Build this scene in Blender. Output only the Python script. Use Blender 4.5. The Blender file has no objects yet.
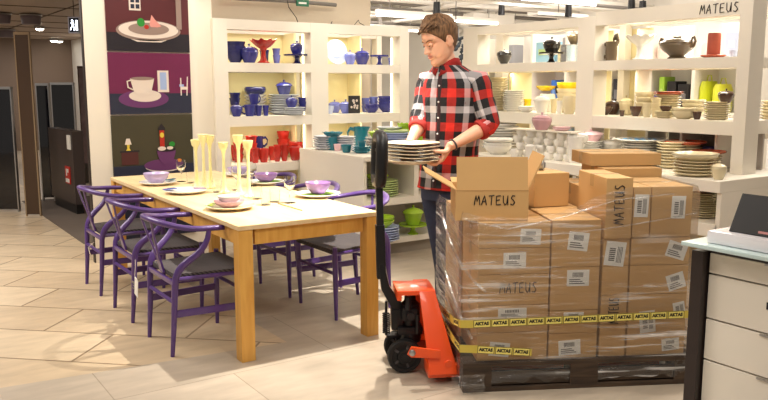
import bpy, bmesh, math, random
from mathutils import Vector, Matrix, noise
R = random.Random(11)
PI = math.pi
SC = bpy.context.scene
COL = SC.collection
# ------------------------------------------------------------------ camera model (room axes: X right-far, Y left-far)
FPX, CH = 775.0, 1.47
PITCH = math.atan(116 / 775.0)
HEAD = math.radians(34.2)
CA = (math.cos(HEAD), -math.sin(HEAD))      # camera right in room axes
CF = (math.sin(HEAD), math.cos(HEAD))       # camera forward in room axes

def cw(x, y, z=0.0):
    """camera-ground coordinates (right, forward, height) -> room"""
    return Vector((x * CA[0] + y * CF[0], x * CA[1] + y * CF[1], z))

def ray(px, py):
    u = (px - 384) / FPX; v = (200 - py) / FPX
    y = math.cos(PITCH) + v * math.sin(PITCH)
    p = cw(u, y); p.z = -math.sin(PITCH) + v * math.cos(PITCH)
    return p

def onY(px, Y, py=84):
    r = ray(px, py); t = Y / r.y
    return r.x * t

def onX(px, X, py=84):
    r = ray(px, py); t = X / r.x
    return r.y * t

def dep(x, y):
    return x * CF[0] + y * CF[1]

# ------------------------------------------------------------------ materials
def lin(c):
    return tuple(((v / 255) / 12.92 if v / 255 <= 0.04045 else ((v / 255 + 0.055) / 1.055) ** 2.4) for v in c) + (1.0,)

MATS = {}
def mat(name, rgb, rough=0.5, metal=0.0, var=0.0, vscale=20, bump=0.0, bscale=60, coat=0.0, trans=0.0, emit=None, estr=0, ior=1.45, spec=0.5):
    if name in MATS: return MATS[name]
    m = bpy.data.materials.new(name); m.use_nodes = True
    nt = m.node_tree; b = nt.nodes['Principled BSDF']
    b.inputs['Base Color'].default_value = lin(rgb)
    b.inputs['Roughness'].default_value = rough
    b.inputs['Metallic'].default_value = metal
    b.inputs['Coat Weight'].default_value = coat
    b.inputs['Transmission Weight'].default_value = trans
    b.inputs['IOR'].default_value = ior
    b.inputs['Specular IOR Level'].default_value = spec
    if emit:
        b.inputs['Emission Color'].default_value = lin(emit); b.inputs['Emission Strength'].default_value = estr
    if var or bump:
        tc = nt.nodes.new('ShaderNodeTexCoord')
        if var:
            n = nt.nodes.new('ShaderNodeTexNoise'); n.inputs['Scale'].default_value = vscale; n.inputs['Detail'].default_value = 4
            nt.links.new(tc.outputs['Object'], n.inputs['Vector'])
            mx = nt.nodes.new('ShaderNodeMix'); mx.data_type = 'RGBA'
            c = lin(rgb)
            mx.inputs[6].default_value = tuple(v * (1 - var) for v in c[:3]) + (1,)
            mx.inputs[7].default_value = tuple(min(1, v * (1 + var)) for v in c[:3]) + (1,)
            nt.links.new(n.outputs['Fac'], mx.inputs[0]); nt.links.new(mx.outputs[2], b.inputs['Base Color'])
        if bump:
            n = nt.nodes.new('ShaderNodeTexNoise'); n.inputs['Scale'].default_value = bscale; n.inputs['Detail'].default_value = 3
            nt.links.new(tc.outputs['Object'], n.inputs['Vector'])
            bp = nt.nodes.new('ShaderNodeBump'); bp.inputs['Strength'].default_value = bump; bp.inputs['Distance'].default_value = 0.01
            nt.links.new(n.outputs['Fac'], bp.inputs['Height']); nt.links.new(bp.outputs[0], b.inputs['Normal'])
    MATS[name] = m
    return m

def wood(name, c1, c2, scale=(1.5, 14, 14), rough=0.45):
    if name in MATS: return MATS[name]
    m = mat(name, c1, rough)
    nt = m.node_tree; b = nt.nodes['Principled BSDF']
    tc = nt.nodes.new('ShaderNodeTexCoord'); mp = nt.nodes.new('ShaderNodeMapping'); mp.inputs['Scale'].default_value = scale
    n = nt.nodes.new('ShaderNodeTexNoise'); n.inputs['Scale'].default_value = 2.2; n.inputs['Detail'].default_value = 6; n.inputs['Distortion'].default_value = 0.6
    cr = nt.nodes.new('ShaderNodeValToRGB')
    cr.color_ramp.elements[0].position = 0.3; cr.color_ramp.elements[0].color = lin(c2)
    cr.color_ramp.elements[1].position = 0.7; cr.color_ramp.elements[1].color = lin(c1)
    nt.links.new(tc.outputs['Object'], mp.inputs[0]); nt.links.new(mp.outputs[0], n.inputs['Vector'])
    nt.links.new(n.outputs['Fac'], cr.inputs[0]); nt.links.new(cr.outputs[0], b.inputs['Base Color'])
    return m

M_WHITE = mat('shelf_paint', (236, 228, 214), 0.5)
M_CREAM = mat('cream_board', (238, 224, 176), 0.6)
M_WALL = mat('beige_wall', (205, 190, 168), 0.8, var=0.03)
M_PANEL = mat('panel_white', (240, 232, 216), 0.6)
M_PURPLE = mat('purple_lacquer', (86, 58, 124), 0.32, coat=0.3)
M_BLACK = mat('black_plastic', (22, 21, 23), 0.4)
M_BLACKM = mat('black_metal', (30, 29, 31), 0.35, metal=0.3)
M_RUBBER = mat('black_rubber', (20, 19, 19), 0.6)
M_ORANGE = mat('orange_paint', (240, 84, 28), 0.3, coat=0.4)
M_STEEL = mat('steel', (180, 180, 182), 0.3, metal=1.0)
M_CARD = mat('cardboard', (206, 164, 108), 0.8, var=0.06, vscale=6)
M_CARDIN = mat('cardboard_inside', (184, 142, 92), 0.85)
M_CTAPE = mat('clear_box_tape', (196, 160, 110), 0.25)
M_PAPER = mat('label_paper', (240, 238, 232), 0.6)
M_INK = mat('black_ink', (28, 24, 24), 0.6)
M_TABLE = wood('oak_top', (234, 208, 164), (220, 190, 140), (9, 1.2, 9))
M_TLEG = wood('oak_leg', (220, 168, 84), (204, 148, 66), (12, 12, 1.4))
M_GLASS = mat('clear_glass', (250, 252, 252), 0.02, trans=1.0, ior=1.3)

def glaze(name, rgb, rough=0.18, var=0.08):
    return mat('glaze_' + name, rgb, rough, var=var, vscale=30, coat=0.5)
G = {
    'blue': glaze('blue', (48, 50, 134)), 'navy': glaze('navy', (34, 36, 96)), 'lblue': glaze('lblue', (112, 120, 200)),
    'pblue': glaze('pblue', (190, 202, 236)), 'red': glaze('red', (188, 38, 28)), 'teal': glaze('teal', (26, 116, 134)),
    'lime': glaze('lime', (160, 196, 50)), 'plime': glaze('plime', (206, 222, 150)), 'white': glaze('white', (240, 236, 228)), 'cream': glaze('cream', (222, 208, 172)),
    'grey': glaze('grey', (206, 208, 214)), 'yellow': glaze('yellow', (240, 204, 20)), 'pyellow': glaze('pyellow', (238, 226, 140)),
    'black': glaze('black', (40, 36, 32)), 'brown': glaze('brown', (78, 52, 42)), 'bronze': glaze('bronze', (104, 88, 66), 0.35),
    'terra': glaze('terra', (188, 92, 62)), 'pink': glaze('pink', (206, 160, 168)), 'rose': glaze('rose', (232, 190, 196)),
    'purple': glaze('purple', (150, 112, 168)), 'lilac': glaze('lilac', (186, 168, 208)), 'stone': glaze('stone', (196, 192, 188)),
    'sand': glaze('sand', (206, 188, 160)),
}

# ------------------------------------------------------------------ mesh building
class MB:
    def __init__(s): s.v = []; s.f = []; s.mi = []; s.uv = None; s.cur = 0
    def add(s, vs, fs):
        o = len(s.v); s.v += [tuple(p) for p in vs]
        for f in fs: s.f.append(tuple(i + o for i in f)); s.mi.append(s.cur)
        return s
    def box(s, x0, x1, y0, y1, z0, z1, M=None):
        vs = [Vector((x, y, z)) for z in (z0, z1) for y in (y0, y1) for x in (x0, x1)]
        if M: vs = [M @ v for v in vs]
        return s.add(vs, [(0, 2, 3, 1), (4, 5, 7, 6), (0, 1, 5, 4), (2, 6, 7, 3), (0, 4, 6, 2), (1, 3, 7, 5)])
    def lathe(s, prof, seg=28, c=(0, 0, 0), mod=None, M=None, closed=False):
        vs = []
        for (r, z) in prof:
            for k in range(seg):
                a = 2 * PI * k / seg
                rr, zz = (r, z) if mod is None else mod(r, z, a)
                p = Vector((c[0] + rr * math.cos(a), c[1] + rr * math.sin(a), c[2] + zz))
                vs.append(M @ p if M else p)
        fs = []
        n = len(prof)
        for i in range(n - 1):
            for k in range(seg):
                k2 = (k + 1) % seg
                fs.append((i * seg + k, i * seg + k2, (i + 1) * seg + k2, (i + 1) * seg + k))
        if prof[0][0] > 1e-5: fs.append(tuple(reversed(range(seg))))
        if prof[-1][0] > 1e-5: fs.append(tuple((n - 1) * seg + k for k in range(seg)))
        return s.add(vs, fs)
    def tube(s, pts, rad, seg=10, flat=1.0, up=None, close=False):
        """swept tube; rad scalar or list; flat = ratio of second axis; close = closed ring"""
        pts = [Vector(p) for p in pts]; n = len(pts)
        rads = rad if isinstance(rad, (list, tuple)) else [rad] * n
        vs = []; prev = None
        for i, p in enumerate(pts):
            if close: t = pts[(i + 1) % n] - pts[i - 1]
            else: t = pts[min(i + 1, n - 1)] - pts[max(i - 1, 0)]
            t.normalize()
            if prev is None:
                u = Vector(up) if up else (Vector((0, 0, 1)) if abs(t.z) < 0.9 else Vector((1, 0, 0)))
            else: u = prev
            u = (u - t * u.dot(t))
            if u.length < 1e-6: u = t.orthogonal()
            u.normalize(); w = t.cross(u); prev = u
            for k in range(seg):
                a = 2 * PI * k / seg
                vs.append(p + u * math.cos(a) * rads[i] + w * math.sin(a) * rads[i] * flat)
        fs = []
        for i in range(n if close else n - 1):
            j = (i + 1) % n
            for k in range(seg):
                k2 = (k + 1) % seg
                fs.append((i * seg + k, i * seg + k2, j * seg + k2, j * seg + k))
        if not close:
            fs.append(tuple(reversed(range(seg)))); fs.append(tuple((n - 1) * seg + k for k in range(seg)))
        return s.add(vs, fs)
    def prism(s, poly, h0, h1, ax='z', M=None):
        """extrude 2D polygon along axis; ax='y': poly=(x,z) ; ax='x': poly=(y,z)"""
        def P(a, b, h):
            v = Vector((a, b, h)) if ax == 'z' else (Vector((a, h, b)) if ax == 'y' else Vector((h, a, b)))
            return M @ v if M else v
        n = len(poly)
        vs = [P(a, b, h0) for a, b in poly] + [P(a, b, h1) for a, b in poly]
        fs = [tuple(reversed(range(n))), tuple(range(n, 2 * n))]
        for k in range(n):
            k2 = (k + 1) % n
            fs.append((k, k2, n + k2, n + k))
        return s.add(vs, fs)
    def sphere(s, c, r, sc=(1, 1, 1), seg=16, rings=10, M=None):
        prof = [(math.sin(PI * i / rings) * r, -math.cos(PI * i / rings) * r) for i in range(rings + 1)]
        vs = []
        for (rr, z) in prof:
            for k in range(seg):
                a = 2 * PI * k / seg
                p = Vector((c[0] + rr * math.cos(a) * sc[0], c[1] + rr * math.sin(a) * sc[1], c[2] + z * sc[2]))
                vs.append(M @ p if M else p)
        fs = [(i * seg + k, i * seg + (k + 1) % seg, (i + 1) * seg + (k + 1) % seg, (i + 1) * seg + k) for i in range(rings) for k in range(seg)]
        return s.add(vs, fs)
    def mesh(s, name, mats, smooth=True, bevel=0.0, angle=40):
        me = bpy.data.meshes.new(name); me.from_pydata(s.v, [], s.f)
        bm = bmesh.new(); bm.from_mesh(me)
        if True:
            for i, f in enumerate(bm.faces): f.material_index = s.mi[i] if i < len(s.mi) else 0
        bmesh.ops.remove_doubles(bm, verts=bm.verts, dist=1e-5)
        bmesh.ops.recalc_face_normals(bm, faces=bm.faces)
        if bevel:
            es = [e for e in bm.edges if len(e.link_faces) == 2 and e.calc_face_angle(0) > math.radians(30)]
            bmesh.ops.bevel(bm, geom=es, offset=bevel, segments=2, profile=0.7, affect='EDGES', clamp_overlap=True)
        bm.to_mesh(me); bm.free()
        for m in (mats if isinstance(mats, (list, tuple)) else [mats]): me.materials.append(m)
        if smooth:
            me.polygons.foreach_set('use_smooth', [True] * len(me.polygons))
            try: me.set_sharp_from_angle(angle=math.radians(angle))
            except Exception: pass
        me.update()
        return me

def link(name, me, parent=None, loc=None, rz=None, mtx=None):
    o = bpy.data.objects.new(name, me); COL.objects.link(o)
    if parent is not None: o.parent = parent
    if mtx is not None: o.matrix_basis = mtx
    if loc is not None: o.location = loc
    if rz is not None: o.rotation_euler = (0, 0, rz)
    return o

def tag(o, label=None, cat=None, group=None, kind=None):
    if label:
        n = len(label.split())
        if n > 16 or n < 4: print('LABEL LEN', n, label)
        o['label'] = label
    if cat: o['category'] = cat
    if group: o['group'] = group
    if kind: o['kind'] = kind
    return o

def struct(name, mb, m, bevel=0.0, smooth=False):
    o = link(name, mb.mesh(name, m, smooth, bevel)); o['kind'] = 'structure'; return o

def thing(name, label, cat, loc=(0, 0, 0), rz=0.0, group=None):
    o = bpy.data.objects.new(name, None); COL.objects.link(o); o.empty_display_size = 0.1
    o.location = loc; o.rotation_euler = (0, 0, rz)
    return tag(o, label, cat, group)

def part(name, mb, m, parent, label=None, bevel=0.0, smooth=True, loc=None, rz=None, mtx=None):
    o = link(name, mb.mesh(name, m, smooth, bevel), parent, loc, rz, mtx)
    if label: o['label'] = label
    return o

def solo(name, mb, m, label, cat, loc=(0, 0, 0), rz=0.0, group=None, bevel=0.0, smooth=True):
    o = link(name, mb.mesh(name, m, smooth, bevel), None, loc, rz)
    return tag(o, label, cat, group)

def tree_copy(o, parent=None):
    c = o.copy(); COL.objects.link(c)
    if parent is not None: c.parent = parent
    for ch in o.children: tree_copy(ch, c)
    return c

def text_mesh(txt, size, m, extr=0.0005, name='lettering', bold=0.0):
    cu = bpy.data.curves.new(name, 'FONT'); cu.body = txt; cu.size = size; cu.align_x = 'CENTER'; cu.align_y = 'CENTER'
    cu.extrude = extr; cu.resolution_u = 2; cu.offset = bold
    ob = bpy.data.objects.new(name, cu)
    me = bpy.data.meshes.new_from_object(ob)
    bpy.data.objects.remove(ob)
    me.materials.clear(); me.materials.append(m)
    return me

# hand brushed capitals, strokes in a 0..1 box per letter
HAND = {
    'M': [[(0, 0), (.12, .5), (.25, 1), (.45, .35), (.75, 1.0), (.85, .5), (.9, 0.02)]],
    'A': [[(0, 0), (.25, .55), (.5, 1), (.65, .5), (.8, 0)], [(.1, .36), (.75, .42)]],
    'T': [[(0, .95), (.9, 1.02)], [(.48, 1), (.42, 0)]],
    'E': [[(.75, 1), (.1, .94), (.05, .5), (.08, .02), (.8, .06)], [(.08, .5), (.62, .55)]],
    'U': [[(.02, 1), (.05, .3), (.3, 0), (.62, .2), (.75, 1), (.78, .02)]],
    'S': [[(.75, .95), (.35, 1), (.15, .72), (.5, .5), (.72, .25), (.4, 0), (.02, .1)]],
}
def handword(word, w, h, mtx, m=M_INK, r=0.002, lift=0.0012):
    """brush lettering lying in the local XY plane (x right, y up), centred"""
    mb = MB(); n = len(word); cwid = w / n
    for i, ch in enumerate(word):
        for st in HAND[ch]:
            pts = [Vector((-w / 2 + i * cwid + x * cwid * 0.86, (y - 0.5) * h, lift)) for x, y in st]
            # smooth the stroke a little
            fine = []
            for a in range(len(pts) - 1):
                for t in (0, .5): fine.append(pts[a].lerp(pts[a + 1], t))
            fine.append(pts[-1])
            mb.tube(fine, r, 6, flat=1.0, up=(0, 0, 1))
    mb.v = [tuple(mtx @ Vector((p[0], p[1], p[2] * 1.0))) for p in mb.v]
    return mb

def frame_mtx(origin, xdir, ydir):
    x = Vector(xdir).normalized(); y = Vector(ydir).normalized(); z = x.cross(y)
    M = Matrix.Identity(4)
    for i in range(3): M[i][0] = x[i]; M[i][1] = y[i]; M[i][2] = z[i]; M[i][3] = origin[i]
    return M
# ================================================================== the setting
def floor_material():
    m = bpy.data.materials.new('floor_stone_tiles'); m.use_nodes = True
    nt = m.node_tree; N = nt.nodes; L = nt.links; b = N['Principled BSDF']
    tc = N.new('ShaderNodeTexCoord')
    def brick(rot, bw, rh, mort, off, c1, c2, cm, loc=(0, 0, 0)):
        mp = N.new('ShaderNodeMapping'); mp.inputs['Rotation'].default_value = (0, 0, rot); mp.inputs['Location'].default_value = loc
        L.new(tc.outputs['Object'], mp.inputs[0])
        bk = N.new('ShaderNodeTexBrick'); bk.offset = off; bk.squash = 1
        bk.inputs['Scale'].default_value = 1; bk.inputs['Brick Width'].default_value = bw; bk.inputs['Row Height'].default_value = rh
        bk.inputs['Mortar Size'].default_value = mort; bk.inputs['Mortar Smooth'].default_value = 0.1; bk.inputs['Bias'].default_value = 0
        bk.inputs['Color1'].default_value = lin(c1); bk.inputs['Color2'].default_value = lin(c2); bk.inputs['Mortar'].default_value = lin(cm)
        L.new(mp.outputs[0], bk.inputs['Vector']); return bk
    b1 = brick(math.radians(42.8), 0.9, 0.46, 0.007, 0.5, (214, 194, 164), (196, 174, 144), (138, 116, 90))
    b2 = brick(0, 1.2, 0.8, 0.003, 0.5, (188, 174, 156), (178, 164, 146), (150, 136, 118), (0.3, 0.42, 0))
    # cloudy stone variation
    n1 = N.new('ShaderNodeTexNoise'); n1.inputs['Scale'].default_value = 3.2; n1.inputs['Detail'].default_value = 7; n1.inputs['Roughness'].default_value = 0.6
    mp = N.new('ShaderNodeMapping'); mp.inputs['Rotation'].default_value = (0, 0, math.radians(42.8)); mp.inputs['Scale'].default_value = (1, 3.5, 1)
    L.new(tc.outputs['Object'], mp.inputs[0]); L.new(mp.outputs[0], n1.inputs['Vector'])
    mr = N.new('ShaderNodeMapRange'); mr.inputs[1].default_value = 0.3; mr.inputs[2].default_value = 0.7; mr.inputs[3].default_value = 0.86; mr.inputs[4].default_value = 1.1
    L.new(n1.outputs['Fac'], mr.inputs[0])
    # zone: shop floor (plain large tiles) in front of and under the table
    sep = N.new('ShaderNodeSeparateXYZ'); L.new(tc.outputs['Object'], sep.inputs[0])
    def mth(op, a, bb):
        n = N.new('ShaderNodeMath'); n.operation = op
        for i, q in enumerate((a, bb)):
            if q is None: continue
            if isinstance(q, (int, float)): n.inputs[i].default_value = q
            else: L.new(q, n.inputs[i])
        return n.outputs[0]
    zone = mth('MAXIMUM', mth('LESS_THAN', mth('ADD', sep.outputs[1], mth('MULTIPLY', sep.outputs[0], 0.12)), 4.1), mth('GREATER_THAN', sep.outputs[0], 1.95))
    mx = N.new('ShaderNodeMix'); mx.data_type = 'RGBA'
    L.new(zone, mx.inputs[0]); L.new(b1.outputs['Color'], mx.inputs[6]); L.new(b2.outputs['Color'], mx.inputs[7])
    ml = N.new('ShaderNodeMix'); ml.data_type = 'RGBA'; ml.blend_type = 'MULTIPLY'; ml.inputs[0].default_value = 1
    L.new(mx.outputs[2], ml.inputs[6]); L.new(mr.outputs[0], ml.inputs[7])
    L.new(ml.outputs[2], b.inputs['Base Color'])
    b.inputs['Roughness'].default_value = 0.38; b.inputs['Specular IOR Level'].default_value = 0.4
    return m

struct('floor', MB().box(-6, 16, -2, 26, -0.1, 0.0), floor_material())
# dark carpet strip of the mall entrance, behind the picture wall
struct('floor_carpet', MB().box(1.66, 4.2, 7.4, 10.6, 0.0, 0.006), mat('dark_carpet', (104, 92, 82), 0.8, var=0.1, vscale=4))

# picture wall, end wall
wl = MB().box(1.56, 2.5, 6.55, 6.60, 0, 3.3); wl.box(2.5, 2.66, 6.6, 6.66, 0, 3.3)
struct('wall_pictures', wl, M_PANEL)
struct('wall_behind_shelves', MB().box(2.66, 4.78, 7.3, 7.45, 0, 3.3), M_WALL)
# dark metal edge of the shop front on the picture wall
struct('trim_1', MB().box(1.55, 1.56, 6.55, 6.60, 0, 3.3), mat('dark_trim', (46, 38, 36), 0.4))
# shop side: far white walls, open store
M_STORE = mat('store_white', (236, 232, 224), 0.7)
struct('wall_far', MB().box(4.2, 16, 19.0, 19.2, 0, 4.2), M_STORE)
struct('wall_right', MB().box(12.5, 12.7, -2, 19, 0, 4.2), M_STORE)
# mall corridor on the left
struct('ceiling_mall', MB().box(-6, 4.2, 7.46, 18.8, 2.45, 2.55), mat('mall_ceiling', (176, 158, 142), 0.5, var=0.04, vscale=1.0))
struct('wall_mall', MB().box(-6, 4.2, 18.8, 19.0, 0, 2.8), mat('mall_wall', (122, 104, 90), 0.6, var=0.12, vscale=1.2))
M_CEIL = mat('store_ceiling', (222, 216, 206), 0.8, var=0.16, vscale=1.3)
struct('ceiling', MB().box(2.9, 16, -2, 19.1, 3.9, 4.0), M_CEIL)
struct('ceiling_front', MB().box(-6, 2.9, -2, 7.4, 3.9, 4.0), M_CEIL)

struct('wall_divider', MB().box(4.2, 4.3, 7.46, 18.8, 0, 3.9), M_STORE)
# seams of the mall ceiling panels
sm = MB()
for i in range(9): sm.box(-6, 4.2, 8.3 + i * 1.3, 8.32 + i * 1.3, 2.442, 2.452)
for i in range(6): sm.box(-4.6 + i * 1.4, -4.58 + i * 1.4, 7.5, 18.8, 2.442, 2.452)
struct('trim_2', sm, mat('seam_dark', (90, 76, 66), 0.7))

# ------------------------------------------------------------------ mall fittings
M_DGLASS = mat('dark_glass', (14, 14, 22), 0.06, coat=0.6)
M_DPIL = mat('brown_pillar', (74, 54, 38), 0.5)
M_TRIMW = mat('wood_edge', (150, 128, 100), 0.5)
def at_d(px, d): return cw((px - 384) * d / 784.0, d)
def slab(name, label, cat, pxa, pxb, d, z0, z1, th, m, m2=None, group=None):
    a = at_d(pxa, d); b = at_d(pxb, d)
    dirv = (b - a); w = dirv.length; ang = math.atan2(dirv.y, dirv.x)
    t = thing(name, label, cat, (a.x, a.y, 0), ang, group)
    part('panel', MB().box(0, w, 0, th, z0, z1), m, t, smooth=False)
    if m2:
        mb = MB().box(-0.014, 0.0, -0.004, th + .004, 0, z1 + .02); mb.box(w, w + 0.014, -0.004, th + .004, 0, z1 + .02); mb.box(-.014, w + .014, -.01, th + .01, z1, z1 + .03)
        part('edge_frame', mb, m2, t, smooth=False)
    return t
slab('glass_screen', 'dark glossy glass panel at the left edge of the corridor', 'glass panel', -14, 9, 8.9, 0.03, 1.41, 0.04, M_DGLASS, M_STEEL)
slab('corridor_pillar', 'brown upright corridor panel with a pale wooden edge', 'pillar', 18, 31, 8.6, 0.02, 2.0, 0.02, M_DPIL, M_TRIMW)
slab('glass_screen', 'dark glossy glass panel between the brown upright and the dark counter', 'glass panel', 36, 47, 9.7, 0.05, 1.45, 0.04, M_DGLASS, M_STEEL)
slab('glass_screen', 'dark glossy glass panel behind the dark counter with the red notice', 'glass panel', 51, 72, 10.4, 0.05, 1.46, 0.04, M_DGLASS, M_STEEL)
slab('shop_display', 'dim shop display case with small goods beside the picture wall', 'display case', 79, 88, 11.5, 0.3, 1.7, 0.2, mat('display_dim', (110, 90, 90), 0.5, var=0.6, vscale=9), M_DPIL)
# low dark partition with notice
t = thing('counter_partition', 'low dark partition board with a red and white notice on it', 'partition', (1.93, 10.1, 0), math.radians(-87))
part('board', MB().box(0, 1.0, 0, 0.12, 0.12, 0.95), mat('partition_dark', (66, 56, 54), 0.45), t, smooth=False)
part('foot', MB().box(0.05, .95, 0.02, 0.10, 0.0, 0.12), M_BLACK, t, smooth=False)
nb = MB().box(0.68, .86, -0.012, -0.001, 0.34, 0.54); n_ = part('notice', nb, mat('notice_red', (190, 40, 30), 0.5), t, 'red notice with white lines', smooth=False)
part('notice_lines', MB().box(0.70, .84, -0.015, -0.012, 0.355, 0.40).box(.73, .76, -0.015, -0.012, .43, .51).box(.78, .82, -.015, -.012, .47, .51), M_PAPER, n_, smooth=False)
part('small_sticker', MB().box(.82, .94, -0.012, -0.001, 0.74, 0.9), M_PAPER, t, smooth=False)
# emergency exit sign hanging
p = at_d(76, 9.3)
t = thing('exit_sign', 'small dark hanging exit sign with a white running figure', 'sign', (p.x, p.y, 2.06), -HEAD)
part('housing', MB().box(-0.055, 0.075, 0, 0.05, 0, 0.19), mat('sign_frame', (200, 205, 230), 0.4), t, smooth=False)
part('face', MB().box(-0.04, 0.07, -0.004, 0.0, 0.015, 0.175), mat('sign_dark', (12, 20, 40), 0.3), t, smooth=False)
mb = MB(); mb.sphere((0.0, -0.008, 0.145), 0.012); mb.tube([(0.0, -.008, .13), (0.005, -.008, .09)], .011, 6)
mb.tube([(0.005, -.008, .09), (-.02, -.008, .06), (-.025, -.008, .035)], .006, 6); mb.tube([(0.005, -.008, .09), (.02, -.008, .06), (.015, -.008, .03)], .006, 6)
mb.tube([(-.02, -.008, .115), (0, -.008, .125), (.02, -.008, .10)], .005, 6); mb.box(0.035, 0.06, -.006, -.004, .03, .15)
part('figure', mb, mat('sign_glow', (255, 255, 255), 0.5, emit=(235, 245, 255), estr=3.0), t)
part('hanger', MB().tube([(0.01, .025, .19), (0.01, .025, .385)], .004, 6), M_BLACKM, t)

# mall ceiling lamps
k = 0
for px, d, lab in ((35, 11.2, 'round grey ceiling loudspeaker nearest the top edge of the corridor'), (10, 14.2, 'round grey ceiling loudspeaker left of the brown upright'), (5, 11.0, 'round pale ceiling lamp in the corridor corner')):
    p = at_d(px, d)
    t = thing('ceiling_fixture', lab, 'ceiling fixture', (p.x, p.y, 2.441))
    part('body', MB().lathe([(0.13, 0), (0.14, -.02), (0.12, -.14), (0.0, -.145)], 20), mat('fixture_grey', (120, 110, 120), 0.4), t)
    part('rim', MB().lathe([(0.145, 0), (0.155, -.012), (0.14, -.024)], 20), M_STEEL, t)
M_LAMPON = mat('lamp_glow', (255, 250, 240), 0.5, emit=(255, 246, 226), estr=14)
lamps = [(43, 13.5, 'bent white'), (12, 17.5, 'small far'), (11, 18.0, 'lower far'), (56, 17.2, 'upper round'), (62, 17.4, 'wide round'), (57, 18.0, 'lower round')]
for px, d, w_ in lamps:
    p = at_d(px, d); dz = 2.442
    t = thing('corridor_downlight', w_ + ' glowing downlight in the brown corridor ceiling', 'downlight', (p.x, p.y, dz), -HEAD)
    part('housing', MB().lathe([(0.09, 0), (0.09, -.03), (0.075, -.045)], 16), M_STEEL, t)
    part('bulb', MB().lathe([(0.0, -.075), (0.045, -.065), (0.065, -.046)], 16), M_LAMPON, t)

# ------------------------------------------------------------------ pictures on the wall
def pic(name, label, z0, z1, m):
    t = thing(name, label, 'picture', (1.735, 6.549, z0))
    part('print', MB().box(0, 0.69, -0.012, 0, 0, z1 - z0), m, t, smooth=False)
    return t
def PX(t, name, mb, m, lab=None): return part(name, mb, m, t, lab)
FL = Matrix.Scale(0.04, 4, Vector((0, 1, 0)))
def flat_lathe(prof, cx, cz, y=-0.014, tilt=0.0):
    """object printed in the picture: outline of a turned form as a thin layer"""
    pts = [(r, z) for r, z in prof]; poly = [(cx + r, cz + z) for r, z in pts] + [(cx - r, cz + z) for r, z in reversed(pts)]
    return MB().prism(poly, y, y - 0.0015, 'y')
def ell(cx, cz, a, b, y=-0.014, n=28):
    return MB().prism([(cx + a * math.cos(2 * PI * k / n), cz + b * math.sin(2 * PI * k / n)) for k in range(n)], y, y - 0.0015, 'y')
def rect(x0, x1, z0, z1, y=-0.014): return MB().box(x0, x1, y - 0.0015, y, z0, z1)
P_W = mat('print_white', (226, 212, 200), .5); P_P = mat('print_purple', (104, 52, 104), .5); P_G = mat('print_green', (40, 140, 50), .5)
P_PK = mat('print_pink', (222, 150, 140), .5); P_GR = mat('print_grey', (150, 128, 118), .5); P_Y = mat('print_yellow', (226, 200, 70), .5)
P_R = mat('print_red', (180, 40, 26), .5); P_BL = mat('print_lightblue', (160, 180, 220), .5); P_D = mat('print_dark', (32, 26, 34), .5)
P_NV = mat('print_navy', (38, 42, 62), .5)
# top picture: plates and figures on burgundy
t = pic('picture_print', 'top wall picture of stacked plates with small figures before dark red', 1.737, 2.55, mat('print_burgundy', (88, 36, 40), .45, var=.25, vscale=2))
PX(t, 'table_ground', rect(0.0, .69, 0, .15, -.0125), P_D)
PX(t, 'plate_outer', ell(.345, .17, .27, .085), P_GR); PX(t, 'plate_rim', ell(.345, .178, .25, .072, -.0156), P_W); PX(t, 'plate_inner', ell(.345, .185, .17, .05, -.0172), P_GR)
PX(t, 'foot', flat_lathe([(.10, 0), (.15, .02)], .345, .078), P_W)
PX(t, 'tree', ell(.28, .235, .032, .034, -.0188), P_G); PX(t, 'red_dot', ell(.325, .2, .02, .018, -.0188), P_R)
PX(t, 'pink_form', MB().prism([(.35, .22), (.37, .30), (.40, .26), (.45, .21), (.42, .2), (.36, .2)], -.0188, -.0203, 'y'), P_PK)
w = PX(t, 'window_form', rect(.19, .285, .33, .49, -.0125), P_W)
mb = MB()
for i in range(3):
    for j in range(2): mb.box(.203 + j * .042, .233 + j * .042, -.0158, -.0141, .345 + i * .048, .38 + i * .048)
part('window_panes', mb, P_NV, w, smooth=False)
PX(t, 'column', rect(.58, .625, .19, .47, -.0188), P_GR); PX(t, 'column_cap', rect(.572, .633, .455, .475, -.0205), P_W)
# middle picture: cup and saucer on magenta
t = pic('picture_print', 'middle wall picture of a white cup and saucer before magenta', 1.222, 1.727, mat('print_magenta', (108, 32, 72), .45, var=.25, vscale=2))
PX(t, 'table_ground', rect(0.0, .69, 0, .17, -.0125), P_NV)
PX(t, 'saucer_big', ell(.28, .125, .21, .075), P_P); PX(t, 'saucer_rim', ell(.28, .11, .16, .05, -.0135), P_W); PX(t, 'saucer', ell(.29, .15, .135, .05, -.0157), P_W)
PX(t, 'cup', flat_lathe([(.05, .0), (.075, .04), (.095, .12), (.1, .145)], .27, .15, -.0174), P_W)
PX(t, 'cup_handle', MB().tube([(.18, -.0195, .28), (.145, -.0195, .27), (.15, -.0195, .22), (.19, -.0195, .20)], .006, 6), P_W)
PX(t, 'cup_mouth', ell(.27, .293, .097, .014, -.0192), P_GR)
PX(t, 'door_form', rect(.40, .495, .18, .36, -.0142), P_W); PX(t, 'door_glass', rect(.42, .475, .2, .345, -.0158), P_BL)
mb = MB(); mb.tube([(.60, -.016, .15), (.6, -.016, .3)], .005, 5).tube([(.65, -.016, .15), (.66, -.016, .31)], .005, 5).box(.595, .66, -.018, -.015, .2, .225)
PX(t, 'rocking_chair', mb, P_W); PX(t, 'cushion', rect(.585, .625, .225, .245, -.0175), P_BL)
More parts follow.
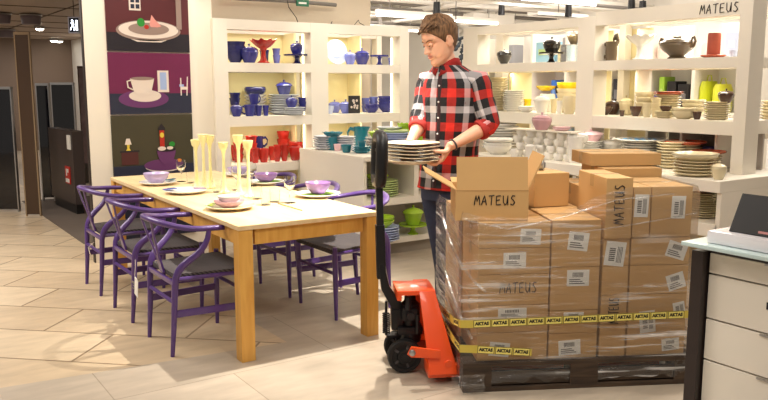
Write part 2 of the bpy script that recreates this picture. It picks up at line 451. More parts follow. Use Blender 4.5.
# bottom picture: purple bowl on dark green
t = pic('picture_print', 'bottom wall picture of a purple bowl with toys before dark green', 0.17, 1.212, mat('print_darkgreen', (66, 62, 44), .45, var=.25, vscale=2))
Z = 0.50
PX(t, 'table_ground', rect(0.0, .69, 0, Z + .12, -.0125), P_NV)
PX(t, 'saucer', ell(.43, Z + .115, .175, .05), P_P); PX(t, 'saucer_rim', ell(.43, Z + .10, .165, .045, -.0132), P_W)
PX(t, 'bowl', flat_lathe([(.04, .0), (.06, .03), (.078, .09), (.082, .125)], .45, Z + .12, -.0165), P_P)
PX(t, 'bowl_mouth', ell(.45, Z + .245, .082, .018, -.0185), P_D)
PX(t, 'clock_form', rect(.395, .435, Z + .25, Z + .41, -.02), P_R); PX(t, 'clock_top', flat_lathe([(.03, 0), (.03, .02), (.0, .06)], .415, Z + .41, -.02), P_D); PX(t, 'clock_face', ell(.415, Z + .37, .018, .022, -.022), P_Y)
PX(t, 'green_form', ell(.5, Z + .29, .026, .022, -.02), P_G); PX(t, 'white_forms', ell(.41, Z + .255, .035, .018, -.0215), P_W); PX(t, 'white_cloth', ell(.48, Z + .258, .028, .014, -.0235), P_W)
PX(t, 'orange_form', ell(.56, Z + .145, .024, .016, -.0165), mat('print_orange', (214, 128, 40), .5))
PX(t, 'drawer_chest', rect(.07, .21, Z + .13, Z + .25, -.0142), mat('print_maroon', (78, 34, 34), .5)); PX(t, 'chest_top', rect(.06, .22, Z + .235, Z + .25, -.0158), P_D)
PX(t, 'lamp_base', flat_lathe([(.02, 0), (.008, .02), (.012, .05)], .13, Z + .25, -.0142), P_Y); PX(t, 'lamp_shade', flat_lathe([(.028, 0), (.014, .05)], .13, Z + .30, -.0142), P_W)
# ================================================================== shelving
M_LED = mat('led_strip', (255, 250, 225), 0.5, emit=(255, 240, 200), estr=3)
def lights_area(name, loc, size, power, color=(1, .87, .66), rot=(0, 0, 0), sy=None):
    l = bpy.data.lights.new(name, 'AREA'); l.energy = power; l.color = color; l.size = size
    l.shape = 'RECTANGLE'; l.size_y = sy or size
    o = bpy.data.objects.new(name, l); COL.objects.link(o); o.location = loc; o.rotation_euler = rot
    return o

U = thing('display_shelf_unit', 'white open shelf unit holding the blue and red pottery', 'shelf unit', (0, 0, 0))
for (a, b) in ((2.648, 2.779), (3.616, 3.802), (4.649, 4.762)):
    part('upright', MB().box(a, b, 6.55, 6.68, 0, 2.04), M_WHITE, U, smooth=False, bevel=.003)
for (a, b) in ((2.648, 2.70), (3.66, 3.76), (4.70, 4.762)):
    part('upright', MB().box(a, b, 7.05, 7.15, 0, 2.04), M_WHITE, U, smooth=False)
part('top_rail', MB().box(2.779, 3.616, 6.551, 6.68, 1.95, 2.039).box(3.802, 4.649, 6.551, 6.68, 1.95, 2.039), M_WHITE, U, smooth=False)
part('top_rail', MB().box(2.70, 4.70, 7.06, 7.15, 1.95, 2.035), M_WHITE, U, smooth=False)
for z0, z1 in ((1.578, 1.66), (1.088, 1.177), (0.66, 0.74)):
    for a, b in ((2.779, 3.616), (3.802, 4.649)):
        if z1 < 1 and a > 3: continue
        part('shelf', MB().box(a, b, 6.552, 7.11, z0, z1), M_WHITE, U, smooth=False)
part('back_panel', MB().box(2.70, 3.60, 7.11, 7.13, 0.3, 1.96), M_CREAM, U, 'pale yellow back panel', smooth=False)
part('back_panel', MB().box(3.802, 4.36, 7.11, 7.13, 0.3, 1.96), M_CREAM, U, 'pale yellow back panel', smooth=False)
for a in (3.60, 4.36):
    part('side_panel', MB().box(a, a + .02, 6.86, 7.12, 0.3, 1.96), M_CREAM, U, 'pale yellow side panel', smooth=False)
for a in (3.60, 4.633):
    part('light_strip', MB().box(a, a + .012, 6.682, 6.70, 0.8, 1.94), M_LED, U, 'glowing vertical light strip', smooth=False)
# wires on top of the unit
for i, (pa, pb, hh, lab) in enumerate(((291, 300, .25, 'thin dark cable rising from the top of the blue pottery shelf'), (330, 338, .05, 'small dark cable loop on top of the shelf unit, left one'), (352, 372, .08, 'dark tangled cable loop above the cake stand bay'))):
    xa, xb = onY(pa, 7.0), onY(pb, 7.0)
    if i == 0: pts = [(xb, 7.0, 2.04), (xb - .03, 7.0, 2.12), (xa, 7.02, 2.22), (xa - .02, 7.05, 2.38)]
    else: pts = [(xa, 7.0, 2.045), ((xa * 2 + xb) / 3, 7.0, 2.05 + hh), ((xa + xb) / 2, 7.05, 2.06 + hh * .6), (xb, 7.02, 2.045)]
    solo('cable', MB().tube(pts, .004, 6), M_BLACKM, lab, 'cable')

# cream frame edge pieces behind: free standing white column right of the unit
solo('display_column', MB().box(4.85, 4.95, 7.6, 7.75, 0, 1.98), M_WHITE, 'white slim column standing right of the blue pottery shelf', 'column', smooth=False)

# right unit, frame facing -X
V = thing('display_shelf_unit', 'white open shelf unit with brush lettering on its top rail', 'shelf unit', (0, 0, 0))
for (a, b) in ((5.649, 5.854), (4.239, 4.416)):
    part('upright', MB().box(4.9, 5.06, a, b, 0 if a > 5 else .866, 2.0), M_WHITE, V, smooth=False, bevel=.003)
part('upright', MB().box(4.9, 5.065, 2.93, 3.02, .866, 2.2), M_WHITE, V, 'tall end post', smooth=False, bevel=.003)
part('upright', MB().box(5.32, 5.40, 5.75, 5.85, 0, 2.0), M_WHITE, V, smooth=False)
part('upright', MB().box(5.27, 5.35, 4.24, 4.30, .866, 2.0), M_WHITE, V, smooth=False)
part('top_rail', MB().box(4.902, 5.02, 4.416, 5.649, 1.925, 1.999), M_WHITE, V, smooth=False)
part('top_rail', MB().box(4.902, 5.02, 3.02, 4.239, 1.925, 2.03), M_WHITE, V, smooth=False)
part('top_rail', MB().box(5.32, 5.40, 3.0, 5.75, 1.94, 2.0), M_WHITE, V, smooth=False)
for z0, z1 in ((1.579, 1.651), (1.124, 1.218)):
    for a, b in ((4.416, 5.649), (3.02, 4.239)):
        part('shelf', MB().box(4.902, 5.38, a, b, z0, z1), M_WHITE, V, smooth=False)
def yb(px): return onX(px, 5.39)
for (p0, p1, z0, z1) in ((509, 531, .9, 1.57), (594, 611, .9, 1.92), (622, 650, .9, 1.92), (478, 486, 1.66, 1.92)):
    part('back_panel', MB().box(5.385, 5.40, yb(p1), yb(p0), z0, z1), M_CREAM, V, 'pale yellow back panel', smooth=False)
part('side_panel', MB().box(5.12, 5.38, yb(531) - .02, yb(531), 1.22, 1.575), M_CREAM, V, 'pale yellow side panel', smooth=False)
part('side_panel', MB().box(5.2, 5.38, yb(650) - .02, yb(650), 1.22, 1.9), M_WHITE, V, smooth=False)
# brush lettering on the rail
Mt = frame_mtx((4.9, 3.17, 1.977), (0, -1, 0), (0, 0, 1))
part('lettering', handword('MATEUS', 0.30, 0.062, Mt, r=.0028), M_INK, V, 'black brush lettering')

# low base unit in front of and under it
B = thing('base_shelf_unit', 'low white base shelving full of plates behind the boxes', 'shelf unit', (0, 0, 0))
part('worktop', MB().box(4.45, 5.36, 2.80, 5.25, .79, .865), M_WHITE, B, smooth=False, bevel=.004)
part('shelf', MB().box(4.47, 5.34, 2.82, 5.22, .50, .58), M_WHITE, B, smooth=False)
part('back_panel', MB().box(5.34, 5.36, 2.80, 5.25, 0, .79), M_CREAM, B, smooth=False)
part('plinth', MB().box(4.5, 5.34, 2.82, 5.22, 0, .12), M_WHITE, B, smooth=False)
for y in (2.80, 4.0, 5.22): part('side_panel', MB().box(4.47, 5.34, y, y + .03, 0, .79), M_WHITE, B, smooth=False)
# cubbies between worktop and first shelf
C = thing('cubby_unit', 'white cubby compartments with stacked bowls under the right hand shelf', 'cubby unit', (0, 0, 0))
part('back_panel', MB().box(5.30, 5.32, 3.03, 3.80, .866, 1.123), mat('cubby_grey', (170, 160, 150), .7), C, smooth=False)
for px in (651, 686, 722):
    y = onX(px, 5.08); part('divider', MB().box(5.07, 5.30, y, y + .022, .866, 1.123), M_WHITE, C, smooth=False)

# low cabinet with teal and lime pottery
K = thing('low_cabinet', 'white low display cabinet carrying the teal and lime pottery', 'cabinet', (0, 0, 0))
part('worktop', MB().box(3.47, 4.36, 5.40, 6.54, .83, .867), M_WHITE, K, smooth=False, bevel=.003)
part('side_panel', MB().box(3.47, 3.50, 5.41, 6.53, 0, .83), M_WHITE, K, smooth=False)
part('side_panel', MB().box(4.33, 4.36, 5.41, 6.53, 0, .83), M_WHITE, K, smooth=False)
xd = onY(414, 5.42)
part('divider', MB().box(xd, xd + .05, 5.41, 6.0, .50, .83), M_WHITE, K, smooth=False)
part('shelf', MB().box(3.50, 4.33, 5.41, 6.0, .44, .50), M_WHITE, K, smooth=False)
part('shelf', MB().box(3.50, 4.33, 5.41, 6.0, .10, .15), M_WHITE, K, smooth=False)
part('back_panel', MB().box(3.50, 4.33, 6.0, 6.02, .10, .83), M_WHITE, K, smooth=False)
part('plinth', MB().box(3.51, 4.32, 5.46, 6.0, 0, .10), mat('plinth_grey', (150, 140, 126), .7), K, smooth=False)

# ================================================================== pottery
PCACHE = {}
def ruf(n, amt, dz=0.0):
    return lambda r, z, a: (r * (1 + amt * math.cos(n * a) * max(0, z) ** 2), z + dz * math.cos(n * a) * (z > .9))
PROF = {
    'plate': [(0, .10), (.52, .10), (.55, 0), (.6, 0), (.62, .12), (.98, .78), (1, .95), (.97, 1), (.62, .42), (.55, .32), (0, .30)],
    'bowl': [(0, .04), (.42, .04), (.44, 0), (.48, 0), (.52, .06), (.86, .5), (1, .96), (.985, 1), (.94, .97), (.8, .5), (.42, .14), (0, .12)],
    'cup': [(0, 0), (.6, 0), (.7, .08), (.8, .4), (.9, .75), (1, .97), (.98, 1), (.93, .97), (.84, .7), (.62, .12), (0, .1)],
    'pot': [(0, 0), (.6, 0), (.72, .06), (.97, .5), (1, .75), (.93, .97), (.9, 1), (.86, .95), (.92, .7), (.6, .12), (0, .1)],
    'compote': [(0, 0), (.46, 0), (.48, .05), (.3, .12), (.2, .25), (.18, .5), (.28, .62), (.6, .74), (.9, .9), (1, 1), (.95, 1), (.82, .9), (.4, .74), (0, .7)],
    'stand': [(0, 0), (.36, 0), (.38, .06), (.24, .18), (.16, .45), (.2, .68), (.4, .8), (.98, .84), (1, 1), (.95, .98), (.93, .9), (0, .9)],
    'disc': [(0, 0), (.6, 0), (.95, .5), (1, .9), (.96, 1), (.9, .7), (0, .6)],
}
def pm(kind, color, fn):
    k = (kind, color)
    if k not in PCACHE: PCACHE[k] = fn()
    return PCACHE[k]
def simple(kind, color, prof, mod=None):
    return pm(kind + str(mod and mod.__name__), color, lambda: MB().lathe(PROF[prof], 26, mod=mod).mesh(kind, G[color], True, 0, 50))
def ribs(r, z, a): return (r * (1 + .035 * math.cos(14 * a)), z)
def wavy(r, z, a): return (r * (1 + .09 * math.cos(9 * a) * max(0, (z - .6) / .4)), z + .05 * math.cos(9 * a) * max(0, (z - .6) / .4))

def build(kind, color, name, label, cat, x, y, z, r, h, group=None, rz=None):
    """one pottery thing at x,y,z with max radius r and height h"""
    rz = R.uniform(0, 6) if rz is None else rz
    if kind in ('plate', 'bowl', 'cup', 'compote', 'stand', 'disc', 'pot', 'rbowl', 'rpot', 'rcup', 'wbowl', 'wcompote'):
        mod = ribs if kind[0] == 'r' else (wavy if kind[0] == 'w' else None)
        base = kind if mod is None else kind[1:]
        o = link(name, simple(kind, color, base, mod), None, (x, y, z), rz)
        o.scale = (r, r, h); return tag(o, label, cat, group)
    t = thing(name, label, cat, (x, y, z), rz, group); t.scale = (r, r, h)
    def P(nm, key, fn, par=t):
        return link(nm, pm(key, color, fn), par)
    g = G[color]
    if kind in ('jar', 'apple'):
        if kind == 'jar':
            bp = [(0, 0), (.55, 0), (.62, .04), (.92, .36), (1, .56), (.94, .66)]; lp = [(.98, .66), (1.0, .69), (.7, .80), (.3, .85), (.08, .86), (.06, .9), (.15, .95), (.1, 1), (0, 1)]
        else:
            bp = [(0, 0), (.35, 0), (.5, .06), (.8, .3), (1, .6), (.95, .76), (.7, .84)]; lp = [(.72, .84), (.6, .88), (.25, .88), (.06, .86), (.05, .92), (.09, .97), (0, 1)]
        P('body', kind + 'b', lambda: MB().lathe(bp, 26).mesh('body', g))
        P('lid', kind + 'l', lambda: MB().lathe([(0, lp[0][1] - .02)] + lp, 26).mesh('lid', g))
    elif kind == 'tureen':
        P('body', 'tb', lambda: MB().lathe([(0, 0), (.58, 0), (.6, .05), (.78, .3), (.9, .58), (.93, .6), (0, .6)], 26).mesh('body', g))
        P('lid', 'tl', lambda: MB().lathe([(0, .60), (1, .60), (1, .64), (.86, .74), (.45, .84), (.1, .87), (.07, .9), (.13, .95), (.08, 1), (0, 1)], 26).mesh('lid', g))
    elif kind == 'mug':
        P('body', 'mb', lambda: MB().lathe(PROF['cup'], 22, mod=None).mesh('body', g))
        P('handle', 'mh', lambda: MB().tube([(.85, 0, .82), (1.2, 0, .85), (1.45, 0, .62), (1.35, 0, .35), (1.0, 0, .22), (.75, 0, .22)], [.09] * 6, 8, flat=1.0).mesh('handle', g))
    elif kind == 'jug':
        def body():
            def mod(r, z, a):
                s = max(0, math.cos(a + PI)) ** 6 * max(0, (z - .75) / .25) * .35
                return (r * (1 + s), z)
            return MB().lathe([(0, 0), (.7, 0), (.78, .05), (.82, .4), (.78, .75), (.85, 1), (.79, 1), (.72, .75), (.7, .1), (0, .08)], 26, mod=mod).mesh('body', g)
        P('body', 'jb', body)
        P('handle', 'jh', lambda: MB().tube([(.72, 0, .85), (1.2, 0, .9), (1.5, 0, .7), (1.4, 0, .4), (1.0, 0, .22), (.74, 0, .25)], .1, 8).mesh('handle', g))
    elif kind == 'urn':
        P('body', 'ub', lambda: MB().lathe([(0, 0), (.5, 0), (.52, .06), (.4, .12), (.5, .2), (.85, .4), (1, .58), (.97, .68), (1, .7), (.95, .74), (0, .74)], 30, mod=lambda r, z, a: (r * (1 + .02 * math.cos(18 * a)), z)).mesh('body', g))
        P('lid', 'ul', lambda: MB().lathe([(0, .74), (.85, .74), (.8, .8), (.4, .88), (.2, .9), (.24, .96), (.1, 1), (0, 1)], 26).mesh('lid', g))
        for s in (0, PI):
            h_ = P('handle', 'uh', lambda: MB().tube([(.9, 0, .5), (1.12, 0, .55), (1.2, 0, .72), (1.1, 0, .9), (.98, 0, .88), (.95, 0, .74)], [.06, .07, .07, .07, .06, .05], 8).mesh('handle', g))
            h_.rotation_euler = (0, 0, s)
    return t

COLN = {'blue': 'blue', 'navy': 'dark blue', 'lblue': 'light blue', 'pblue': 'pale blue', 'red': 'red', 'teal': 'teal', 'lime': 'lime green', 'plime': 'pale green',
        'white': 'white', 'cream': 'cream', 'grey': 'grey blue', 'yellow': 'yellow', 'pyellow': 'pale yellow', 'black': 'black', 'brown': 'dark brown',
        'bronze': 'bronze brown', 'terra': 'terracotta', 'pink': 'dusty pink', 'rose': 'pale pink', 'purple': 'purple', 'lilac': 'lilac', 'stone': 'grey', 'sand': 'beige'}
def onto(surface):
    """surface: ('Y', Y, z) or ('X', X, z) -> position + scale for a pixel column"""
    def f(px):
        if surface[0] == 'Y': x, y = onY(px, surface[1]), surface[1]
        else: x, y = surface[1], onX(px, surface[1])
        return x, y, dep(x, y) / 784.0
    return f
USED = {}
def put(kind, color, p0, p1, hpx, surf, label, cat, dz=0.0, name=None, group=None, rz=None):
    x, y, k = onto(surf)((p0 + p1) / 2)
    r = (p1 - p0) / 2 * k; h = hpx * k
    return build(kind, color, name or cat.replace(' ', '_'), label, cat, x, y, surf[2] + dz, r, h, group, rz), (x, y, surf[2] + dz + h, r, h)
def ordn(i, n):
    if i == n - 1: return 'topmost'
    if i == 0: return 'lowest'
    k = n - 1 - i
    return {1: 'second', 2: 'third', 3: 'fourth', 4: 'fifth', 5: 'sixth', 6: 'seventh', 7: 'eighth', 8: 'ninth', 9: 'tenth', 10: 'eleventh', 11: 'twelfth', 12: 'thirteenth', 13: 'fourteenth'}[k] + ' from top'
def stack(kind, color, item, n, p0, p1, hpx, surf, where, dz=0.0, nest=.62, group=None, tops=None):
    """n equal pieces nested on each other, total height hpx pixels; where: the phrase that finds the stack"""
    x, y, k = onto(surf)((p0 + p1) / 2)
    r = (p1 - p0) / 2 * k; H = hpx * k
    h = H / (1 + nest * (n - 1)) if n > 1 else H
    z = surf[2] + dz
    for i in range(n):
        c = tops if (tops and i == n - 1) else color
        nm = item.split()[-1]
        lb = '%s %s, %s of the stack %s' % (COLN[c], item, ordn(i, n), where) if n > 1 else '%s %s %s' % (COLN[c], item, where)
        rr = r * (1 + R.uniform(-.012, .012))
        build(kind, c, nm, lb, nm, x + R.uniform(-.003, .003), y + R.uniform(-.003, .003), z + i * h * nest, rr, h, group or ('stack of %ss %s' % (item, where)))
    return (x, y, z + h * (1 + nest * (n - 1)), r, h)
def top(kind, color, on, r, h, label, cat, dx=0, dy=0, name=None, rz=None, sink=0.0):
    return build(kind, color, name or cat.replace(' ', '_'), label, cat, on[0] + dx, on[1] + dy, on[2] - sink, r, h, None, rz)

# ---- left unit, bay 1, upper shelf
A1 = ('Y', 6.74, 1.66); A1b = ('Y', 6.93, 1.66)
stack('bowl', 'navy', 'deep bowl', 3, 226, 246, 21, A1, 'beside the blue lidded jar', nest=.35)
put('jar', 'blue', 241, 259, 19, ('Y', 6.66, 1.66), 'blue lidded jar left of the red footed bowl', 'jar')
put('wcompote', 'red', 251, 277, 23, A1, 'tall red footed bowl with ruffled rim on the top shelf', 'footed bowl')
put('cup', 'navy', 260, 270, 14, A1b, 'dark blue cup behind the red footed bowl', 'cup')
stack('cup', 'lblue', 'cup', 2, 273, 281, 15, A1, 'between the red footed bowl and cake stand', nest=.75)
_, s = put('stand', 'navy', 284, 311, 9.5, A1, 'dark blue cake stand at the right of the top left shelf', 'cake stand')
top('jar', 'blue', s, .066, .135, 'blue lidded jar standing on the dark blue cake stand', 'jar', sink=.008)
# ---- bay 1, middle shelf
A2 = ('Y', 6.72, 1.177); A2f = ('Y', 6.62, 1.177); A2b = ('Y', 6.93, 1.177)
stack('rcup', 'navy', 'ribbed cup', 2, 229, 240, 14, ('Y', 6.9, 1.177), 'behind the small blue lidded jar', nest=.6, dz=.08)
build('pot', 'grey', 'pot', 'grey blue pot under the ribbed dark blue cups', 'pot', onY(234.5, 6.9), 6.9, 1.177, .05, .08)
put('jar', 'blue', 229.5, 242, 14, A2f, 'small blue lidded jar at the left end of the middle shelf', 'jar')
s = stack('plate', 'stone', 'plate', 6, 244, 266, 20, A2b, 'under the ribbed navy bowl', nest=.8)
top('rpot', 'navy', s, .105, .085, 'ribbed dark blue bowl on top of the tall plate stack', 'bowl', sink=.01)
put('mug', 'blue', 248, 259, 11, A2, 'blue mug standing on another behind the front mugs', 'mug', dz=.1, rz=.2)
put('mug', 'blue', 243, 255, 11.5, A2f, 'wide blue mug in front of the grey plate stack', 'mug', rz=2.5)
put('cup', 'blue', 254.5, 261.5, 10.5, A2f, 'left of two small straight blue cups on the middle shelf', 'cup')
put('cup', 'blue', 262, 268.5, 10.5, A2f, 'right of two small straight blue cups on the middle shelf', 'cup')
build('pot', 'blue', 'pot', 'blue pot carrying the raised blue mug', 'pot', onY(253.5, 6.75), 6.75, 1.177, .05, .098)
s = stack('plate', 'grey', 'plate', 8, 268, 300, 20, ('Y', 6.84, 1.177), 'under the blue lidded casserole', nest=.72)
top('tureen', 'blue', s, .083, .15, 'blue lidded casserole on the wide grey blue plate stack', 'casserole', sink=.01)
s = stack('plate', 'grey', 'saucer', 4, 283, 305, 8, A2f, 'front right of the middle shelf', nest=.7)
top('jar', 'blue', s, .057, .12, 'round blue lidded jar standing on the saucer stack', 'jar', dx=-.03, sink=.01)
stack('bowl', 'blue', 'bowl', 3, 298, 311, 17, ('Y', 6.72, 1.177), 'at the right post of the middle shelf', nest=.45)
# ---- bay 1, lower shelf : red ware
A3 = ('Y', 6.66, .74); A3m = ('Y', 6.80, .74); A3b = ('Y', 6.96, .74)
build('pot', 'red', 'pot', 'red pot under the dark blue jug', 'pot', onY(256, 6.96), 6.96, .74, .075, .10)
put('jug', 'navy', 250, 263, 13, A3b, 'dark blue jug with a round handle above the red ware', 'jug', dz=.1, rz=-.3)
stack('cup', 'red', 'cup', 3, 244, 256, 26, A3m, 'directly in front of the dark blue jug', nest=.7)
stack('cup', 'red', 'cup', 3, 231, 242, 20, A3m, 'left behind the candle holders', nest=.7)
stack('cup', 'red', 'cup', 3, 249, 257.5, 15, A3, 'left of the front red pot', nest=.65)
put('pot', 'red', 257, 267.5, 14, A3, 'rounded red pot right of the left front cups', 'pot')
put('pot', 'red', 267, 274.5, 14, A3m, 'rounded red pot between the cup stacks', 'pot')
stack('cup', 'red', 'cup', 4, 272, 279.5, 17, A3, 'at the front, left of a pair', nest=.7)
stack('cup', 'red', 'cup', 4, 279.5, 286.5, 17, A3, 'at the front, right of a pair', nest=.7)
s = stack('rbowl', 'red', 'bowl', 3, 276, 289, 27, A3b, 'rising highest behind the paired cups', nest=.7)
put('pot', 'red', 288, 300, 14, A3, 'large rounded red pot nearest the right end', 'pot')
stack('bowl', 'red', 'bowl', 2, 287, 302, 17, A3m, 'behind the large rounded pot', nest=.5)
put('pot', 'red', 229, 237, 16, A3b, 'red pot at the left post of the lower shelf', 'pot')
put('pot', 'red', 298, 307, 13, A3m, 'small red pot at the far right of the lower shelf', 'pot')

# ---- bay 2, upper shelf
t = thing('plate', 'pale blue plate standing upright on the top shelf', 'plate', (onY(336, 6.80), 6.80, 1.662 + .122), 0)
o = link('dish', simple('plate', 'pblue', 'plate'), t); o.scale = (.125, .125, .022); o.rotation_euler = (math.radians(80), 0, 0)
o2 = link('centre', MB().lathe([(0, 0), (.062, 0), (.062, .001), (0, .002)], 24).mesh('centre', glaze('mid_blue', (150, 168, 226))), t); o2.rotation_euler = (math.radians(80), 0, 0); o2.location = (0, -.009, 0)
o3 = link('easel', MB().tube([(-.03, -.03, -.12), (0, .06, -.02), (.03, -.03, -.12)], .003, 6).mesh('easel', M_STEEL), t)
put('jar', 'lblue', 344.5, 356, 14.5, A1, 'light blue lidded jar right of the upright plate', 'jar')
put('jar', 'blue', 354.5, 369.5, 17, ('Y', 6.82, 1.66), 'larger blue lidded jar beside the light blue one', 'jar')
put('stand', 'blue', 370, 389, 10, A1, 'blue cake stand on the right top shelf', 'cake stand')
put('cup', 'lblue', 388, 394, 8, ('Y', 6.9, 1.66), 'light blue cup at the right end of the top shelf', 'cup')
# ---- bay 2, lower shelf
put('bowl', 'pblue', 326, 334, 8, A2, 'pale blue bowl at the left post', 'bowl')
put('jar', 'lblue', 328, 341, 13, A2b, 'light blue lidded jar partly behind the left post', 'jar')
put('jar', 'lblue', 339, 352, 14, A2, 'light blue lidded jar left of the dark leaflet', 'jar')
t = thing('leaflet', 'dark printed leaflet with pale flowers standing on the shelf', 'leaflet', (onY(348.5, 6.64), 6.64, 1.179), math.radians(-8))
part('board', MB().box(0, .125, 0, .008, 0, .175), mat('leaflet_dark', (46, 44, 46), .4, var=.5, vscale=30), t, smooth=False)
mb = MB()
for i in range(9): mb.sphere((.03 + .07 * R.random(), -.001, .05 + .09 * R.random()), .009 + .006 * R.random(), (1, .12, 1), 8, 6)
part('flower_print', mb, mat('leaflet_flowers', (214, 200, 190), .5), t)
stack('cup', 'lblue', 'cup', 3, 361, 370, 14, A2b, 'right behind the dark leaflet', nest=.6)
stack('rcup', 'lblue', 'ribbed cup', 3, 369, 378, 15, A2b, 'behind the low blue bowls', nest=.6)
stack('bowl', 'blue', 'bowl', 2, 364, 379, 8.5, A2, 'in front right of the leaflet', nest=.4)
stack('bowl', 'blue', 'bowl', 4, 378, 395, 16, ('Y', 6.78, 1.177), 'at the right end of the lower shelf', nest=.4)

# ---- on the low cabinet
T0 = .867
def tc(px, py, z=T0):
    r = ray(px, py); t = (z - CH) / r.z; return r.x * t, r.y * t
def putT(kind, color, px, py, wpx, hpx, label, cat, z=T0, name=None, rz=None, group=None):
    x, y = tc(px, py, z); k = dep(x, y) / 784
    o = build(kind, color, name or cat.replace(' ', '_'), label, cat, x, y, z, wpx / 2 * k, hpx * k, group, rz)
    return (x, y, z + hpx * k, wpx / 2 * k, hpx * k)
def stackT(kind, color, item, n, px, py, wpx, hpx, where, z=T0, nest=.62, tops=None):
    x, y = tc(px, py, z); k = dep(x, y) / 784; r = wpx / 2 * k; H = hpx * k; h = H / (1 + nest * (n - 1))
    for i in range(n):
        c = tops if (tops and i == n - 1) else color; nm = item.split()[-1]
        lb = '%s %s, %s of the stack %s' % (COLN[c], item, ordn(i, n), where)
        build(kind, c, nm, lb, nm, x + R.uniform(-.003, .003), y + R.uniform(-.003, .003), z + i * h * nest, r * (1 + R.uniform(-.012, .012)), h, 'stack of %ss %s' % (item, where))
    return (x, y, z + H, r, h)
stackT('plate', 'grey', 'plate', 6, 326, 149.5, 26, 14, 'left behind the teal footed bowl', nest=.8)
stackT('plate', 'grey', 'plate', 6, 346, 150, 20, 14, 'between footed bowl and teal jug', nest=.8)
s = putT('pot', 'teal', 333, 150, 15, 14, 'teal pot carrying a wide ruffled teal bowl', 'pot')
top('wbowl', 'teal', s, .095, .045, 'wide ruffled teal bowl on a teal pot', 'bowl', sink=.006)
putT('cup', 'rose', 337.5, 151, 8, 7, 'small pale pink patterned cup in front of the teal pot', 'cup')
putT('rcup', 'teal', 346.5, 152.5, 11.5, 8, 'teal cup at the front of the low cabinet', 'cup')
putT('jug', 'teal', 361, 145.5, 18, 19, 'tall teal jug with its handle to the left', 'jug', rz=2.6)
s = stackT('plate', 'teal', 'saucer', 3, 362, 153, 20, 7, 'under the small teal cup', nest=.6, )
top('cup', 'teal', s, .037, .055, 'small teal cup standing on teal saucers', 'cup', sink=.008)
s = stackT('plate', 'stone', 'plate', 4, 377, 148, 26, 11, 'under the lime lidded dish', nest=.8)
top('tureen', 'lime', s, .085, .085, 'lime green lidded dish behind the black lift handle', 'dish', sink=.008)
s = stackT('plate', 'pblue', 'plate', 7, 396, 149, 32, 17, 'behind the held plates', nest=.75)
top('disc', 'plime', s, .12, .03, 'pale green platter on the pale blue plates', 'platter', sink=.008)
stackT('plate', 'grey', 'plate', 7, 389, 147.5, 26, 21, 'at the back of the low cabinet', nest=.8)
stackT('wbowl', 'lime', 'square bowl', 4, 405, 147, 15, 24, 'left of the taller lime stack', nest=.4)
stackT('bowl', 'lime', 'deep bowl', 5, 418, 148, 15, 32, 'beside the man', nest=.5)
# in the low cabinet
Z1 = .50; Z2 = .15
s = stackT('plate', 'plime', 'plate', 7, 383, 196, 32, 17, 'on the upper cabinet shelf', Z1, .75)
top('rbowl', 'lime', s, .10, .055, 'lime green ribbed bowl on pale green plates', 'bowl', dx=-.06, sink=.008)
stackT('plate', 'white', 'plate', 4, 424, 190, 20, 10, 'under the lime bowls by the trousers', Z1, .75)
x, y = tc(424, 190, Z1)
stack_l = [build('rbowl', 'lime', 'bowl', 'lime green ribbed bowl, %s of three beside the jeans' % w_, 'bowl', x, y, Z1 + .07 + i * .035, .075, .055, 'three lime bowls beside the jeans') for i, w_ in enumerate(('lowest', 'middle', 'topmost'))]
s = stackT('plate', 'pblue', 'plate', 6, 384, 241, 32, 16, 'on the bottom cabinet shelf', Z2, .75)
s2 = (s[0], s[1], s[2] - .01, 0, 0)
for i, w_ in enumerate(('lower', 'upper')):
    build('bowl', 'lime', 'bowl', 'lime green bowl, %s of two on the pale blue plates' % w_, 'bowl', s[0] - .03, s[1], s[2] - .01 + i * .03, .115, .065, 'two lime bowls on plates')
x, y = tc(413, 234, Z2); k = dep(x, y) / 784
build('stand', 'lime', 'cake_stand', 'lime green cake stand on the bottom cabinet shelf', 'cake stand', x, y, Z2, 15 * k, 11 * k)
build('tureen', 'lime', 'casserole', 'large lime green lidded casserole on the lime cake stand', 'casserole', x, y, Z2 + 10.2 * k, 11 * k, 20 * k)
x, y = tc(372, 186, Z1); 
# ---- right unit, top shelf
C1 = ('X', 5.04, 1.651)
put('apple', 'black', 496, 511, 15, C1, 'black lidded vase alone on the left of the top right shelf', 'vase')
_, s = put('stand', 'black', 538, 563, 10.5, C1, 'black footed cake stand on the top right shelf', 'cake stand')
top('jar', 'black', s, .075, .14, 'black lidded jar standing on the black cake stand', 'jar', sink=.01)
xx, yy = 5.2, onX(572, 5.2)
build('apple', 'bronze', 'vase', 'dark green lidded vase beside the middle post, raised on a riser', 'vase', xx, yy, 1.651 + .155, .055, .12)
solo('riser', MB().box(-.09, .09, -.09, .09, 0, .155), mat('acrylic', (250, 250, 250), .05, trans=.95), 'clear acrylic riser under the dark green lidded vase', 'riser', (xx, yy, 1.651), smooth=False)
t, _ = put('jug', 'bronze', 603, 617, 19, C1, 'bronze brown sculpted jug at the left of the middle post', 'jug', rz=math.radians(110))
t['label'] = 'bronze brown sculpted jug right of the middle post'
ds = link('spout_figure', MB().tube([(-.75, 0, .9), (-.9, 0, 1.1), (-.8, 0, 1.25), (-.4, 0, 1.22), (-.2, 0, 1.05)], [.2, .22, .18, .16, .12], 8).mesh('spout_figure', G['bronze']), t)
put('wcompote', 'white', 624, 652, 24, C1, 'large white footed bowl behind the sculpted jug', 'footed bowl', rz=0)
put('urn', 'bronze', 658, 692, 23, C1, 'big bronze brown tureen with two ring handles', 'tureen', rz=math.radians(90))
_, s = put('disc', 'terra', 699, 724, 3, C1, 'flat terracotta dish under the terracotta candle', 'dish')
